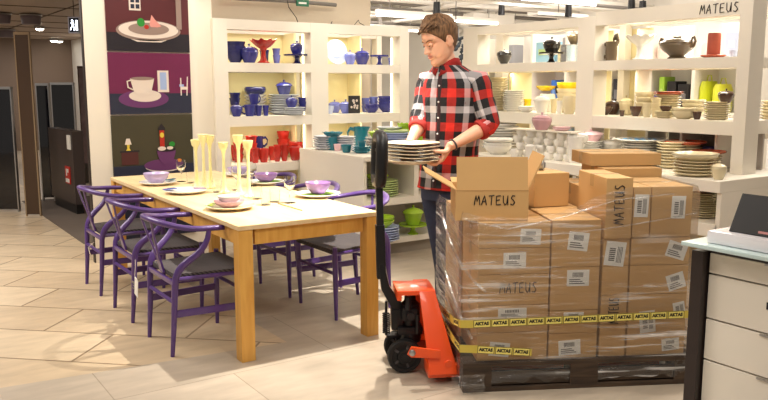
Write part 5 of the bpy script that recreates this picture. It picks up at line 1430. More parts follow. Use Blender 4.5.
def head_point(z, a, off=0.0, feat=True):
    yf, yb, w = itp(ZF, z), itp(ZB, z), itp(ZW, z)
    cy = (yf + yb) / 2; ry = (yb - yf) / 2
    sx, cyy = math.sin(a), -math.cos(a)      # a = 0 is the face
    x = (w + off) * (abs(sx) ** .92) * (1 if sx >= 0 else -1); y = cy + (ry + off) * cyy
    if cyy < 0 and feat:
        # nose
        if -.042 < z < .022:
            f = (z + .042) / .064
            pro = .035 * (1 - f) ** .8 * min(1, (z + .042) / .012) + .004 * f
            wd = .0085 + .006 * max(0, 1 - abs(z + .03) / .016)
            y -= pro * math.exp(-(x / wd) ** 2)
        # eye sockets, cheek hollows
        y += .010 * math.exp(-((abs(x) - .032) / .015) ** 2 - ((z - .010) / .011) ** 2)
        y -= .003 * math.exp(-((abs(x) - .038) / .015) ** 2 - ((z + .025) / .018) ** 2)
        y += .004 * math.exp(-((abs(x) - .022) / .01) ** 2 - ((z + .055) / .012) ** 2) * .5
    return Vector((x, y, z))
def build_body():
    mb = MB()
    rings_mesh(mb, torso_rings(-.004), 24)
    # neck
    P, Q = resample([(-.008, -.02, 1.50), (-.018, -.035, 1.58), (-.045, -.05, 1.66)], [.066, .056, .053], 5); mb.tube(P, Q, 18)
    # shoulders + arms
    for sh, el, wr in ((SHL, ELL, WRL), (SHR, ELR, WRR)):
        inner = Vector((.01, -.02, 1.50))
        P, Q = resample([inner.lerp(sh, .3), sh, sh.lerp(el, .35), el, el.lerp(wr, .3), wr.lerp(el, .05), wr], [.06, .052, .047, .039, .040, .025, .0245], 6); mb.tube(P, Q, 16)
    hand(mb, WRL, (-.45, .02, -.85), (-.9, .1, .4), 1, (-.85, -.1, .05), (25, 40, 22))
    hand(mb, WRR, (-.15, -.35, -.9), (.05, -.95, .3), 1, (.2, -.9, .05), (30, 42, 20))
    # legs
    for (x0, y0, x1, y1, x2, y2) in ((-.065, .045, -.03, .04, -.01, .06), (.075, -.05, .085, -.045, .09, -.02)):
        P, Q = resample([(x0, y0, .93), (x0, y0, .80), (x1, y1, .50), (x2, y2, .36), (x2, y2, .09)], [.085, .082, .055, .052, .036], 6); mb.tube(P, Q, 16)
        P, Q = resample([(x2, y2 + .01, .06), (x2, y2, .06), (x2 - .12, y2 - .12, .045)], [.035, .04, .03], 5); mb.tube(P, Q, 12)
    # head
    NZh, NA = 74, 72; vs = []
    for i in range(NZh + 1):
        z = -.120 + .242 * i / NZh
        for k in range(NA):
            # denser around the face
            t = k / NA * 2 * PI; a = t - .45 * math.sin(t)
            vs.append(HMX @ head_point(z, a))
    fs = [(i * NA + k, i * NA + (k + 1) % NA, (i + 1) * NA + (k + 1) % NA, (i + 1) * NA + k) for i in range(NZh) for k in range(NA)]
    fs += [tuple(reversed(range(NA))), tuple(NZh * NA + k for k in range(NA))]
    mb.add(vs, fs)
    for s in (-1, 1):   # ears
        mb.sphere((s * .073, .012, -.003), .03, (.30, .62, 1.05), 14, 10, M=HMX @ Matrix.Rotation(0, 4, 'X'))
        mb.tube([HMX @ Vector((s * (.078 + .004), .012 + .017 * math.cos(q), -.002 + .028 * math.sin(q))) for q in [(-.6 + .5 * j) for j in range(8)]], .0045, 6)
    me = mb.mesh('person', M_SKIN, True)
    ob = bpy.data.objects.new('tmp', me); COL.objects.link(ob)
    md = ob.modifiers.new('r', 'REMESH'); md.mode = 'VOXEL'; md.voxel_size = .0034; md.adaptivity = 0
    sm_ = ob.modifiers.new('s', 'SMOOTH'); sm_.factor = .5; sm_.iterations = 2
    dg = bpy.context.evaluated_depsgraph_get(); ev = ob.evaluated_get(dg)
    out = bpy.data.meshes.new_from_object(ev, depsgraph=dg); bpy.data.objects.remove(ob)
    out.materials.clear(); out.materials.append(M_SKIN); out.polygons.foreach_set('use_smooth', [True] * len(out.polygons))
    return out
M_SKIN = mat('skin', (226, 172, 142), .5, var=.04, vscale=12)
M_SKIN.node_tree.nodes['Principled BSDF'].inputs['Subsurface Weight'].default_value = .12
M_SKIN.node_tree.nodes['Principled BSDF'].inputs['Subsurface Scale'].default_value = .01
man = link('person', build_body(), None, HOLD, -HEAD)
tag(man, 'man in red, black and white checked shirt and jeans looking down, holding plates', 'person')

# face details
mb = MB()
for s in (-1, 1): mb.sphere((s * .031, -.0765, .009), .0115, (1, 1, .8), 14, 10, M=HMX)
part('eyes', mb, mat('eye_white', (225, 215, 208), .2), man)
mb = MB()
for s in (-1, 1): mb.sphere((s * .031, -.0865, .0055), .0048, (1, .5, 1), 10, 8, M=HMX)
part('irises', mb, mat('iris', (50, 62, 70), .2), man)
mb = MB()
for s in (-1, 1):   # lids, lowered gaze
    mb.sphere((s * .031, -.0770, .0096), .0128, (1.1, 1, .90), 14, 10, M=HMX)
part('eyelids', mb, M_SKIN, man)
mb = MB()
for s in (-1, 1): mb.tube([HMX @ Vector((s * .031 + q, -.0897 + 9.0 * q * q * 3.5, .0015 + 10 * q * q)) for q in (-.011, -.006, 0, .006, .011)], [.0008, .0013, .0015, .0013, .0008], 5)
part('lashes', mb, mat('lash', (60, 42, 36), .8), man)
mb = MB()
for s in (-1, 1): mb.tube([HMX @ (head_point(z, a) + Vector((0, -.002, 0))) for z, a in ((.026, s * .22), (.031, s * .38), (.033, s * .55), (.029, s * .75))], [.003, .0042, .0038, .002], 6, flat=.6)
part('eyebrows', mb, mat('brow', (116, 78, 48), .8), man)
mb = MB()
mb.tube([HMX @ (head_point(-.0505, a) + Vector((0, -.0005, 0))) for a in (-.42, -.25, -.1, 0, .1, .25, .42)], [.0016, .003, .0036, .0034, .0036, .003, .0016], 6)
mb.tube([HMX @ (head_point(-.0595, a) + Vector((0, -.0005, 0))) for a in (-.38, -.22, -.1, 0, .1, .22, .38)], [.0016, .0034, .0042, .0044, .0042, .0034, .0016], 6)
part('lips', mb, mat('lips', (206, 138, 120), .45), man)

# hair: a cap with its own thickness, strands as bump and noise displacement
mb = MB(); NZh, NA = 44, 96; vs = []
for i in range(NZh + 1):
    f = i / NZh
    for k in range(NA):
        a = 2 * PI * k / NA; c = math.cos(a)        # c=1 face
        # hairline height by direction: forehead high, temples, sides above ear, nape low
        aa = abs(math.atan2(math.sin(a), math.cos(a)))
        low = itp([(0, .078), (.5, .074), (.85, .056), (1.15, .030), (1.35, .0), (1.5, -.004), (1.62, .016), (1.85, .010), (2.1, -.035), (2.6, -.062), (3.15, -.066)], aa)
        z = low + (.1215 - low) * f
        th = itp([(0, .0015), (.12, .007), (.4, .013), (.7, .020), (1, .026)], f)
        if aa > 1.2: th *= .72 + .28 * f
        p = head_point(z, a, 0.0, False)
        n = Vector((p.x, p.y * .9, max(0, z - .0) * 1.3 + .004)).normalized()
        wob = 1 + .28 * noise.noise(Vector((a * 5, f * 4, 1))) + .18 * noise.noise(Vector((a * 15, f * 3, 4)))
        p += n * th * wob
        if aa < 1.0: p += Vector((0, -.010, .010)) * f * (1 - aa)
        vs.append(HMX @ p)
vs.append(HMX @ Vector((0, .0, .150)))
fs = [(i * NA + k, i * NA + (k + 1) % NA, (i + 1) * NA + (k + 1) % NA, (i + 1) * NA + k) for i in range(NZh) for k in range(NA)]
fs += [(NZh * NA + k, NZh * NA + (k + 1) % NA, (NZh + 1) * NA) for k in range(NA)]
mb.add(vs, fs)
# locks of the quiff
for j in range(46):
    a0 = R.uniform(-1.2, 1.2); z0 = R.uniform(.068, .12)
    p0 = head_point(z0, a0, .012, False); sw = R.uniform(.6, 1)
    p1 = p0 + Vector((.010 + R.uniform(-.01, .01), .006 * sw, .018 * sw)); p2 = p1 + Vector((.014, .026, .006))
    mb.tube([HMX @ q for q in (p0, p0.lerp(p1, .5) + Vector((0, -.003, .002)), p1, p2)], [.005, .006, .005, .001], 6, flat=.5)
def hairmat():
    m = mat('hair_brown', (112, 80, 54), .8)
    nt = m.node_tree; N = nt.nodes; b = N['Principled BSDF']; tc = N.new('ShaderNodeTexCoord'); n = N.new('ShaderNodeTexNoise'); n.inputs['Scale'].default_value = 90; n.inputs['Detail'].default_value = 5
    mp = N.new('ShaderNodeMapping'); mp.inputs['Scale'].default_value = (1, 1, .25); nt.links.new(tc.outputs['Object'], mp.inputs[0]); nt.links.new(mp.outputs[0], n.inputs['Vector'])
    cr = N.new('ShaderNodeValToRGB'); cr.color_ramp.elements[0].position = .35; cr.color_ramp.elements[0].color = lin((74, 52, 34)); cr.color_ramp.elements[1].position = .7; cr.color_ramp.elements[1].color = lin((134, 98, 66))
    nt.links.new(n.outputs['Fac'], cr.inputs[0]); nt.links.new(cr.outputs[0], b.inputs['Base Color'])
    bp = N.new('ShaderNodeBump'); bp.inputs['Strength'].default_value = .35; bp.inputs['Distance'].default_value = .002; nt.links.new(n.outputs['Fac'], bp.inputs['Height']); nt.links.new(bp.outputs[0], b.inputs['Normal'])
    return m
part('hair', mb, hairmat(), man, 'short brown swept hair')

# checked shirt: lofts with their own UVs in metres
def plaid():
    m = bpy.data.materials.new('checked_flannel'); m.use_nodes = True
    nt = m.node_tree; N = nt.nodes; L = nt.links; b = N['Principled BSDF']; b.inputs['Roughness'].default_value = .85
    uv = N.new('ShaderNodeUVMap'); uv.uv_map = 'cloth'; sep = N.new('ShaderNodeSeparateXYZ'); L.new(uv.outputs[0], sep.inputs[0])
    cols = [(0, (200, 40, 26)), (.25, (24, 22, 26)), (.5, (206, 200, 200)), (.72, (24, 22, 26)), (.78, (206, 200, 200)), (.82, (26, 22, 26))]
    def axis(o, ph):
        a = N.new('ShaderNodeMath'); a.operation = 'MULTIPLY_ADD'; a.inputs[1].default_value = 1 / .19; a.inputs[2].default_value = ph; L.new(o, a.inputs[0])
        f = N.new('ShaderNodeMath'); f.operation = 'FRACT'; L.new(a.outputs[0], f.inputs[0])
        cr = N.new('ShaderNodeValToRGB'); r = cr.color_ramp; r.interpolation = 'CONSTANT'
        r.elements[0].position = 0; r.elements[0].color = lin((214, 40, 26)); r.elements[1].position = .26; r.elements[1].color = lin((20, 18, 22))
        for p, c in ((.54, (196, 190, 192)), (.74, (20, 18, 22))):
            e = r.elements.new(p); e.color = lin(c)
        L.new(f.outputs[0], cr.inputs[0]); return cr.outputs[0]
    mx = N.new('ShaderNodeMix'); mx.data_type = 'RGBA'; mx.inputs[0].default_value = .5
    L.new(axis(sep.outputs[0], .13), mx.inputs[6]); L.new(axis(sep.outputs[1], .2), mx.inputs[7])
    # deepen red where red meets red
    L.new(mx.outputs[2], b.inputs['Base Color'])
    tc = N.new('ShaderNodeTexCoord'); n = N.new('ShaderNodeTexNoise'); n.inputs['Scale'].default_value = 14; L.new(tc.outputs['Object'], n.inputs['Vector'])
    bp = N.new('ShaderNodeBump'); bp.inputs['Strength'].default_value = .5; bp.inputs['Distance'].default_value = .03; L.new(n.outputs['Fac'], bp.inputs['Height']); L.new(bp.outputs[0], b.inputs['Normal'])
    return m
M_PLAID = plaid()
def cloth_loft(name, rings, par, seg=48, uoff=0.0, wrinkle=.006, lab=None, close_ends=False, th=.004, seed=0):
    """rings: (centre, A, B); UV u = arc length, v = length along"""
    verts = []; uvl = []; dist = 0; prev = None; n = len(rings)
    for i, (c, a, b) in enumerate(rings):
        c = Vector(c); a = Vector(a); b = Vector(b)
        if prev is not None: dist += (c - prev).length
        prev = c; per = PI * (a.length + b.length)
        for k in range(seg + 1):
            t = 2 * PI * k / seg
            w = 1 + wrinkle / max(a.length, .03) * (noise.noise(Vector((math.cos(t) * 2.2, math.sin(t) * 2.2, dist * 9 + seed))) * 1.2 + .5 * noise.noise(Vector((math.cos(t) * 5, math.sin(t) * 5, dist * 22 + seed))))
            ca, sa = math.cos(t), math.sin(t); ca = abs(ca) ** .88 * (1 if ca >= 0 else -1); sa = abs(sa) ** .88 * (1 if sa >= 0 else -1)
            verts.append(c + a * ca * w + b * sa * w); uvl.append((uoff + k / seg * per0(rings), dist))
    faces = [(i * (seg + 1) + k, i * (seg + 1) + k + 1, (i + 1) * (seg + 1) + k + 1, (i + 1) * (seg + 1) + k) for i in range(n - 1) for k in range(seg)]
    me = bpy.data.meshes.new(name); me.from_pydata([tuple(v) for v in verts], [], faces)
    ul = me.uv_layers.new(name='cloth')
    for p in me.polygons:
        for li in p.loop_indices: ul.data[li].uv = uvl[me.loops[li].vertex_index]
        p.use_smooth = True
    me.materials.append(M_PLAID)
    o = link(name, me, par)
    s = o.modifiers.new('thick', 'SOLIDIFY'); s.thickness = th; s.offset = -1
    if lab: o['label'] = lab
    return o
def per0(rings):
    m = max(rings, key=lambda r: Vector(r[1]).length); return PI * (Vector(m[1]).length + Vector(m[2]).length)
def dense(rings, n=6):
    out = []
    for (c0, a0, b0), (c1, a1, b1) in zip(rings, rings[1:]):
        for k in range(n):
            t = k / n; out.append((Vector(c0).lerp(Vector(c1), t), Vector(a0).lerp(Vector(a1), t), Vector(b0).lerp(Vector(b1), t)))
    out.append(tuple(Vector(q) for q in rings[-1])); return out
tr = torso_rings(.022)
tr = [(((-.005), .0, .865), LV * .186, FV * .138)] + tr[1:]
tr[2] = ((.008, -.008, 1.10), LV * .165, FV * .13); tr[3] = ((.018, -.018, 1.25), LV * .170, FV * .135)
tr[5] = ((.015, -.022, 1.475), LV * .178, FV * .122); tr[6] = ((.004, -.026, 1.530), LV * .140, FV * .098); tr[7] = ((-.010, -.030, 1.572), LV * .078, FV * .076)
body_sh = cloth_loft('shirt', dense(tr, 7), man, lab='red, black and white checked shirt')
def sleeve(pts, rads, seed, uoff):
    P, Q = resample(pts, rads, 5); rg = []
    for i, p in enumerate(P):
        t = (P[min(i + 1, len(P) - 1)] - P[max(i - 1, 0)]).normalized()
        u = Vector((0, 0, 1)); u = (FV - t * FV.dot(t)).normalized(); w = t.cross(u)
        rg.append((p, u * Q[i], w * Q[i]))
    return cloth_loft('sleeve', rg, man, 30, uoff, .007, seed=seed)
inn = Vector((.01, -.02, 1.465))
eL = ELL + (WRL - ELL) * .16
sleeve([inn.lerp(SHL, .45), SHL + Vector((0, 0, .0)), SHL.lerp(ELL, .4), ELL + Vector((.012, 0, .015)), eL], [.066, .069, .062, .058, .054], 3, .05)
eR = ELR + (WRR - ELR) * .22
sleeve([inn.lerp(SHR, .45), SHR, SHR.lerp(ELR, .4), ELR + Vector((-.008, 0, .015)), eR], [.066, .068, .061, .056, .052], 8, .11)
M_CUFF = mat('cuff_red', (170, 50, 44), .85, var=.4, vscale=18)
for e, w_ in ((eL, WRL), (eR, WRR)):
    dv = (w_ - e).normalized(); part('rolled_cuff', MB().tube([e - dv * .022, e - dv * .01, e + dv * .006, e + dv * .018], [.057, .060, .060, .054], 18), M_CUFF, man, 'rolled up cuff')
# collar and placket
mb = MB()
nk = Vector((-.014, -.032, 1.575))
for s, rr_ in ((1, 0), (-1, 0)):
    base = []
    for j in range(9):
        a = s * (.12 + j * .36)     # from front round to the back
        dirv = FV * math.cos(a) + LV * math.sin(a)
        base.append((nk + dirv * .070 + Vector((0, 0, -.006 + .012 * (j / 8))), nk + dirv * .062 + Vector((0, 0, .010 + .032 * min(1, j / 3))), nk + dirv * (.086 + .022 * max(0, 1 - j / 2.5)) + Vector((0, 0, -.016 - .045 * max(0, 1 - j / 2.5) + .012 * j / 8))))
    vs = []
    for p0, p1, p2 in base: vs += [p0, p1, p2]
    mb.add(vs, [(3 * j, 3 * j + 3, 3 * j + 4, 3 * j + 1) for j in range(8)] + [(3 * j + 1, 3 * j + 4, 3 * j + 5, 3 * j + 2) for j in range(8)])
o = part('collar', mb, mat('collar_red', (150, 28, 24), .85, var=.6, vscale=26), man, 'red and dark collar'); sl = o.modifiers.new('s', 'SOLIDIFY'); sl.thickness = .004
def shirt_front(z, off=.003, ang=0.0):
    rg = dense(tr, 7)
    for (c0, a0, b0), (c1, a1, b1) in zip(rg, rg[1:]):
        if c0.z <= z <= c1.z:
            t = (z - c0.z) / (c1.z - c0.z); c = c0.lerp(c1, t); a_ = a0.lerp(a1, t); b_ = b0.lerp(b1, t)
            return c + b_ * math.cos(ang) + a_ * math.sin(ang) + (b_.normalized() * math.cos(ang) + a_.normalized() * math.sin(ang)) * off
    return rg[-1][0]
pts = [shirt_front(.88 + i * .034) for i in range(20)]
part('placket', MB().tube(pts, .014, 8, flat=.28, up=tuple(LV)), mat('placket_dark', (52, 30, 34), .85, var=.6, vscale=16), man, 'dark button placket')
mb = MB()
for i in range(7): mb.sphere(shirt_front(.92 + i * .09, .009), .0055, (1, 1, 1), 10, 6)
part('buttons', mb, mat('button_pearl', (220, 216, 214), .3), man)
mb = MB()
for s in (-.62, .62):
    for i in range(2): mb.add([shirt_front(z, .006, a) for z, a in ((1.36, s - .28), (1.36, s + .28), (1.405, s + .28), (1.405, s - .28))], [(0, 1, 2, 3)])
# pocket flaps
o = part('pocket_flaps', mb, mat('pocket_grey', (120, 100, 104), .85, var=.6, vscale=18), man); o.modifiers.new('s', 'SOLIDIFY').thickness = .003
# jeans
mb = MB()
rings_mesh(mb, [((-.005, 0, .80), LV * .165, FV * .12), ((-.005, 0, .90), LV * .168, FV * .122), ((0, 0, 1.0), LV * .155, FV * .112)], 24)
for (x0, y0, x1, y1, x2, y2) in ((-.065, .045, -.03, .04, -.01, .06), (.075, -.05, .085, -.045, .09, -.02)):
    P, Q = resample([(x0, y0, .93), (x0, y0, .80), (x1, y1, .50), (x2, y2, .36), (x2, y2, .10), (x2, y2, .075)], [.095, .092, .066, .063, .056, .057], 6); mb.tube(P, Q, 18)
part('jeans', mb, mat('denim', (44, 50, 72), .85, var=.25, vscale=40), man, 'dark blue jeans')
mb = MB()
for x2, y2 in ((-.01, .06), (.09, -.02)):
    P, Q = resample([(x2 + .04, y2 + .05, .045), (x2, y2, .055), (x2 - .14, y2 - .15, .04)], [.042, .048, .036], 6); mb.tube(P, Q, 14)
    mb.box(-.05, .05, -.13, .15, 0, .02, M=Matrix.Translation((x2 - .05, y2 - .05, 0)) @ Matrix.Rotation(BY, 4, 'Z'))
part('shoes', mb, M_BLACK, man)
# bracelet, lanyard
dv = (ELL - WRL).normalized(); c = WRL + dv * .03
u = dv.orthogonal().normalized(); w_ = dv.cross(u)
part('bracelet', MB().tube([c + (u * math.cos(q) + w_ * math.sin(q)) * .0285 for q in [2 * PI * i / 20 for i in range(20)]], .0055, 8, close=True), mat('bracelet', (70, 66, 66), .4), man)

# plates in his hands
PCN = Vector((-.232, -.262, 0))
M_PRIM = mat('plate_cream_top', (208, 192, 162), .35); M_PBR = mat('plate_brown_under', (132, 102, 78), .4)
def sq(r, z, a, n=4.5):
    k = (abs(math.cos(a)) ** n + abs(math.sin(a)) ** n) ** (-1 / n)
    return (r * k, z)
names = ('lowest', 'second lowest', 'middle', 'second highest', 'topmost')
TILT = Matrix.Rotation(math.radians(-3), 4, 'Y')
for i in range(5):
    p = HM @ Vector((PCN.x, PCN.y, 1.062 + i * .0185))
    t = thing('plate', 'cream square plate with brown underside, %s of the five held' % names[i], 'plate', p, -HEAD + math.radians(-38) + R.uniform(-.05, .05), 'five square plates in the man\'s hands')
    part('dish', MB().lathe([(0, .005), (.085, .005), (.10, .007), (.132, .012), (.136, .0155), (.132, .0185), (.098, .011), (0, .008)], 48, mod=lambda r, z, a: sq(r, z, a)), M_PRIM, t)
    part('underside', MB().lathe([(0, .001), (.08, .001), (.09, .0025), (.130, .011), (.133, .0125), (.0, .0045)], 48, mod=lambda r, z, a: sq(r, z, a)), M_PBR, t, 'dark brown underside')
p = HM @ Vector((PCN.x, PCN.y, 1.035))
solo('platter', MB().lathe([(0, 0), (.085, 0), (.09, .004), (.15, .02), (.155, .024), (.15, .026), (.09, .010), (0, .010)], 48, mod=lambda r, z, a: sq(r, z, a, 3)), M_PRIM, 'larger cream platter held lowest beneath the five square plates', 'platter', (p.x, p.y, 1.036), -HEAD + math.radians(-38))

# ================================================================== ceiling services of the shop
M_PIPE = mat('pipe_white', (210, 204, 196), .5); M_PIPED = mat('pipe_grey', (120, 114, 108), .5); M_DUCT = mat('duct_white', (226, 220, 210), .5)
def run_x(px, py, z, x0, x1, rad, name, label, cat, m, box=None):
    """a run along X whose line of sight at (px,py) is at height z"""
    r = ray(px, py); t = (z - CH) / r.z; y = r.y * t
    if box: mb = MB().box(x0, x1, y - box[0], y + box[0], z, z + box[1])
    else: mb = MB().tube([(x0, y, z), (x1, y, z)], rad, 10)
    return y, mb
runs = [(560, 8, 2.75, 5.0, 12.4, 0, 'ceiling_duct', 'broad white ceiling duct crossing above the right shelf unit', 'duct', M_DUCT, (.16, .16)),
        (430, 12, 2.8, 3.4, 12.4, .04, 'ceiling_pipe', 'grey ceiling pipe just above the man\'s head', 'pipe', M_PIPED, None),
        (440, 3, 2.9, 3.2, 12.4, .05, 'ceiling_pipe', 'white ceiling pipe at the top edge above the man', 'pipe', M_PIPE, None),
        (520, 22, 2.7, 5.0, 12.4, .03, 'ceiling_pipe', 'thin pale ceiling pipe above the black pottery', 'pipe', M_PIPE, None),
        (440, 30, 2.75, 5.0, 12.4, .06, 'ceiling_pipe', 'pale ceiling pipe behind the man\'s hair', 'pipe', M_PIPE, None),
        (400, 24, 2.85, 4.0, 12.4, .035, 'ceiling_pipe', 'grey ceiling pipe above the right end of the blue pottery shelf', 'pipe', M_PIPED, None),
        (650, 10, 2.8, 6.0, 12.4, .03, 'ceiling_pipe', 'thin grey pipe above the bronze tureen', 'pipe', M_PIPED, None),
        (540, 14, 2.95, 6.0, 12.4, .025, 'ceiling_pipe', 'thin dark pipe between the ducts', 'pipe', M_PIPED, None),
        (600, 40, 2.7, 6.5, 12.4, .05, 'ceiling_pipe', 'far pale pipe seen through the top right bay', 'pipe', M_PIPE, None)]
for px, py, z, x0, x1, rad, nm, lab, cat, m, bx in runs:
    y, mb = run_x(px, py, z, x0, x1, rad, nm, lab, cat, m, bx)
    q = 0
    t = thing(nm, lab, cat, (0, 0, 0)); part('run', mb, m, t)
    hx = x0 + .5
    while hx < x1: part('hanger_rod', MB().tube([(hx, y, z + (bx[1] if bx else 0)), (hx, y, 3.9)], .008, 6), M_PIPED, t); hx += 1.7
# cross runs along Y
for x, z, rad, y0, y1, lab in ((7.2, 2.95, .035, 6, 18.8, 'pale pipe running away above the white wall shelving'), (8.9, 2.85, .05, 4, 18.8, 'thick pale pipe running away under the shop ceiling'), (10.5, 2.9, .04, 3, 18.8, 'grey pipe running away at the far right of the shop ceiling'), (5.9, 3.05, .03, 8.5, 18.8, 'grey pipe running away above the man')):
    t = thing('ceiling_pipe', lab, 'pipe', (0, 0, 0)); part('run', MB().tube([(x, y0, z), (x, y1, z)], rad, 10), M_PIPE, t)
    yy = y0 + .4
    while yy < y1: part('hanger_rod', MB().tube([(x, yy, z), (x, yy, 3.9)], .008, 6), M_PIPED, t); yy += 2.1
_sv = [(R.uniform(5.6, 11.5), R.uniform(7.5, 18), R.uniform(2.55, 3.2), R.uniform(.4, 1.6), i % 4) for i in range(16)]
_ord = {}
for kd in range(4):
    for n_i, it in enumerate(sorted([q for q in _sv if q[4] == kd], key=lambda q: (q[0] * CA[0] + q[1] * CA[1]) / dep(q[0], q[1]))): _ord[it] = ('leftmost', 'second from left', 'second from right', 'rightmost')[n_i]
for it in _sv:
    x, y, z, ln, kind = it
    nm, lab = (('cable_tray', 'short white cable tray'), ('ventilation_box', 'white ventilation box'), ('pipe_bend', 'bent grey pipe'), ('junction_box', 'dark junction box'))[kind]
    t = thing(nm, '%s hung under the shop ceiling, %s of the four' % (lab, _ord[it]), nm.replace('_', ' '), (x, y, z))
    if kind == 0:
        part('tray', MB().box(-ln, ln, -.12, .12, 0, .012).box(-ln, ln, -.12, -.108, 0, .07).box(-ln, ln, .108, .12, 0, .07), M_PIPE, t, smooth=False)
    elif kind == 1:
        part('casing', MB().box(-ln / 2, ln / 2, -.2, .2, 0, .22), M_DUCT, t, smooth=False, bevel=.01); part('grille', MB().box(-ln / 3, ln / 3, -.15, .15, -.01, 0), M_PIPED, t, smooth=False)
    elif kind == 2:
        part('pipe', MB().tube(bez((-ln, 0, .3), (-ln * .3, 0, .3), (-.1, 0, .3), (0, 0, 0), 10) + [Vector((0, 0, -.15))], .035, 8), M_PIPED, t)
    else:
        part('case', MB().box(-.12, .12, -.08, .08, 0, .12), M_PIPED, t, smooth=False, bevel=.006); part('cable', MB().tube([(.12, 0, .06), (.3, 0, .02), (.5, 0, .1), (.7, 0, .5)], .01, 6), M_BLACKM, t)
    part('hanger_rod', MB().tube([(0, 0, .2 if kind == 1 else .01), (0, 0, 3.9 - z)], .008, 6), M_PIPED, t)
# fluorescent battens (lit)
M_TUBE = mat('tube_glow', (255, 255, 250), .5, emit=(255, 248, 236), estr=7)
bat = [(415, 17, 2.62, 1.6, 'long lit tube lamp left of the man\'s head'), (470, 22, 2.62, 1.4, 'lit tube lamp right above the man\'s head'), (500, 30, 2.6, 1.3, 'lit tube lamp at the left of the right shelf unit top'), (600, 34, 2.6, 1.4, 'lit tube lamp seen through the top right bay'), (395, 30, 2.6, 1.2, 'lit tube lamp above the right end of the blue shelf'), (560, 2, 2.7, 1.6, 'lit tube lamp at the top edge')]
for px, py, z, ln, lab in bat:
    r = ray(px, py); t_ = (z - CH) / r.z; x, y = r.x * t_, r.y * t_
    t = thing('tube_lamp', lab, 'ceiling lamp', (x, y, z))
    part('tube', MB().tube([(-ln / 2, 0, 0), (ln / 2, 0, 0)], .02, 8), M_TUBE, t)
    part('housing', MB().box(-ln / 2, ln / 2, -.05, .05, .03, .09), M_DUCT, t, smooth=False)
    for sx in (-1, 1): part('hanger_rod', MB().tube([(sx * ln / 3, 0, .09), (sx * ln / 3, 0, 3.9 - z)], .006, 6), M_PIPED, t)
# spotlights on track
def spot_fixture(x, y, z, lab):
    t = thing('track_spotlight', lab, 'spotlight', (x, y, z))
    part('can', MB().lathe([(0, .09), (.05, .09), (.055, .0), (.06, -.10), (.05, -.10), (.045, -.02), (0, -.02)], 16), M_BLACKM, t)
    part('stem', MB().tube([(0, 0, .09), (0, 0, 3.9 - z)], .008, 6), M_BLACKM, t)
for px, py, d, lab in ((436, 10, 12, 'dark track spotlight above the man, left one'), (500, 11, 14, 'dark track spotlight above the black pottery'), (566, 12, 13, 'dark track spotlight near the duct'), (628, 8, 12, 'dark track spotlight above the sculpted jug, left'), (639, 9, 12.2, 'dark track spotlight above the sculpted jug, right'), (455, 35, 13, 'dark track spotlight behind the man\'s head')):
    p = at_d(px, d); z = CH + (84 - py) * d / 784
    spot_fixture(p.x, p.y, z, lab)
# pipe with a small green sign along the wall above the blue shelf
t = thing('wall_pipe', 'grey conduit along the wall above the blue pottery with a small green sign', 'conduit', (0, 0, 0))
def wz(px, py, Y=7.2):
    r = ray(px, py); q = Y / r.y; return Vector((r.x * q, Y, CH + r.z * q))
part('conduit', MB().tube([wz(222, -2.5), wz(290, 1), wz(336, 5)], .02, 8), M_PIPED, t)
a, b = wz(296, 3, 7.17), wz(308, 5, 7.17)
part('green_sign', MB().box(a.x, b.x, 7.15, 7.17, a.z - .03, a.z + .035), mat('sign_green', (40, 110, 80), .4), t, 'small green sign', smooth=False)
part('sign_marks', MB().box(a.x + .02, b.x - .03, 7.146, 7.15, a.z - .008, a.z + .01), M_PAPER, t, smooth=False)
# dark plant silhouette behind the man
t = thing('pendant_foliage', 'small dark leafy decoration seen right behind the man\'s neck', 'decoration', at_d(461, 9.5))
mb = MB()
for i in range(26):
    a = R.random() * 6.28; rr_ = R.random() ** .7
    c = Vector((.10 * rr_ * math.cos(a), .06 * math.sin(a), 1.92 + .17 * rr_ * math.sin(a)))
    mb.sphere(c, .035, (1.1, .25, .6), 8, 6, M=Matrix.Translation(c) @ Matrix.Rotation(R.uniform(-1, 1), 4, 'Y') @ Matrix.Translation(-c))
part('leaves', mb, mat('foliage_dark', (36, 44, 52), .6), t)
part('stem', MB().tube([(0, 0, 0.02), (.01, 0, 1.0), (0, 0, 1.9)], .008, 6), M_BLACKM, t)
part('pot', MB().lathe([(0, 0), (.10, 0), (.13, .2), (0, .2)], 18), M_WHITE, t)

# ================================================================== light
SC.world = bpy.data.worlds.new('world'); SC.world.use_nodes = True
bg = SC.world.node_tree.nodes['Background']; bg.inputs[0].default_value = lin((255, 244, 230)); bg.inputs[1].default_value = .30

def spot(name, loc, target, power, angle, color=(1, .94, .84), size=.05, blend=.35):
    l = bpy.data.lights.new(name, 'SPOT'); l.energy = power; l.spot_size = math.radians(angle); l.spot_blend = blend; l.color = color; l.shadow_soft_size = size
    o = bpy.data.objects.new(name, l); COL.objects.link(o); o.location = loc
    o.rotation_euler = (Vector(target) - Vector(loc)).to_track_quat('-Z', 'Y').to_euler(); return o
# shop ceiling lamps (broad, soft), plus unseen fill near the front and shelving
for x, y, e in ((4.5, 3.0, 17), (2.6, 1.0, 26), (0.5, 3.4, 17), (3.6, 6.0, 12), (7.0, 6.0, 110), (6.4, 10.5, 130), (10.0, 8.0, 120), (9, 14, 120), (6.6, 3.2, 110)):
    lights_area('ceiling_and_fill_light', (x, y, 3.4), 1.6, e, (1, .94, .86))
for x, y, e in ((0, 9.5, 26), (1, 13, 30), (3.2, 17, 36)):
    lights_area('corridor_light_source', (x, y, 2.40), 1.4, e, (1, .93, .86))
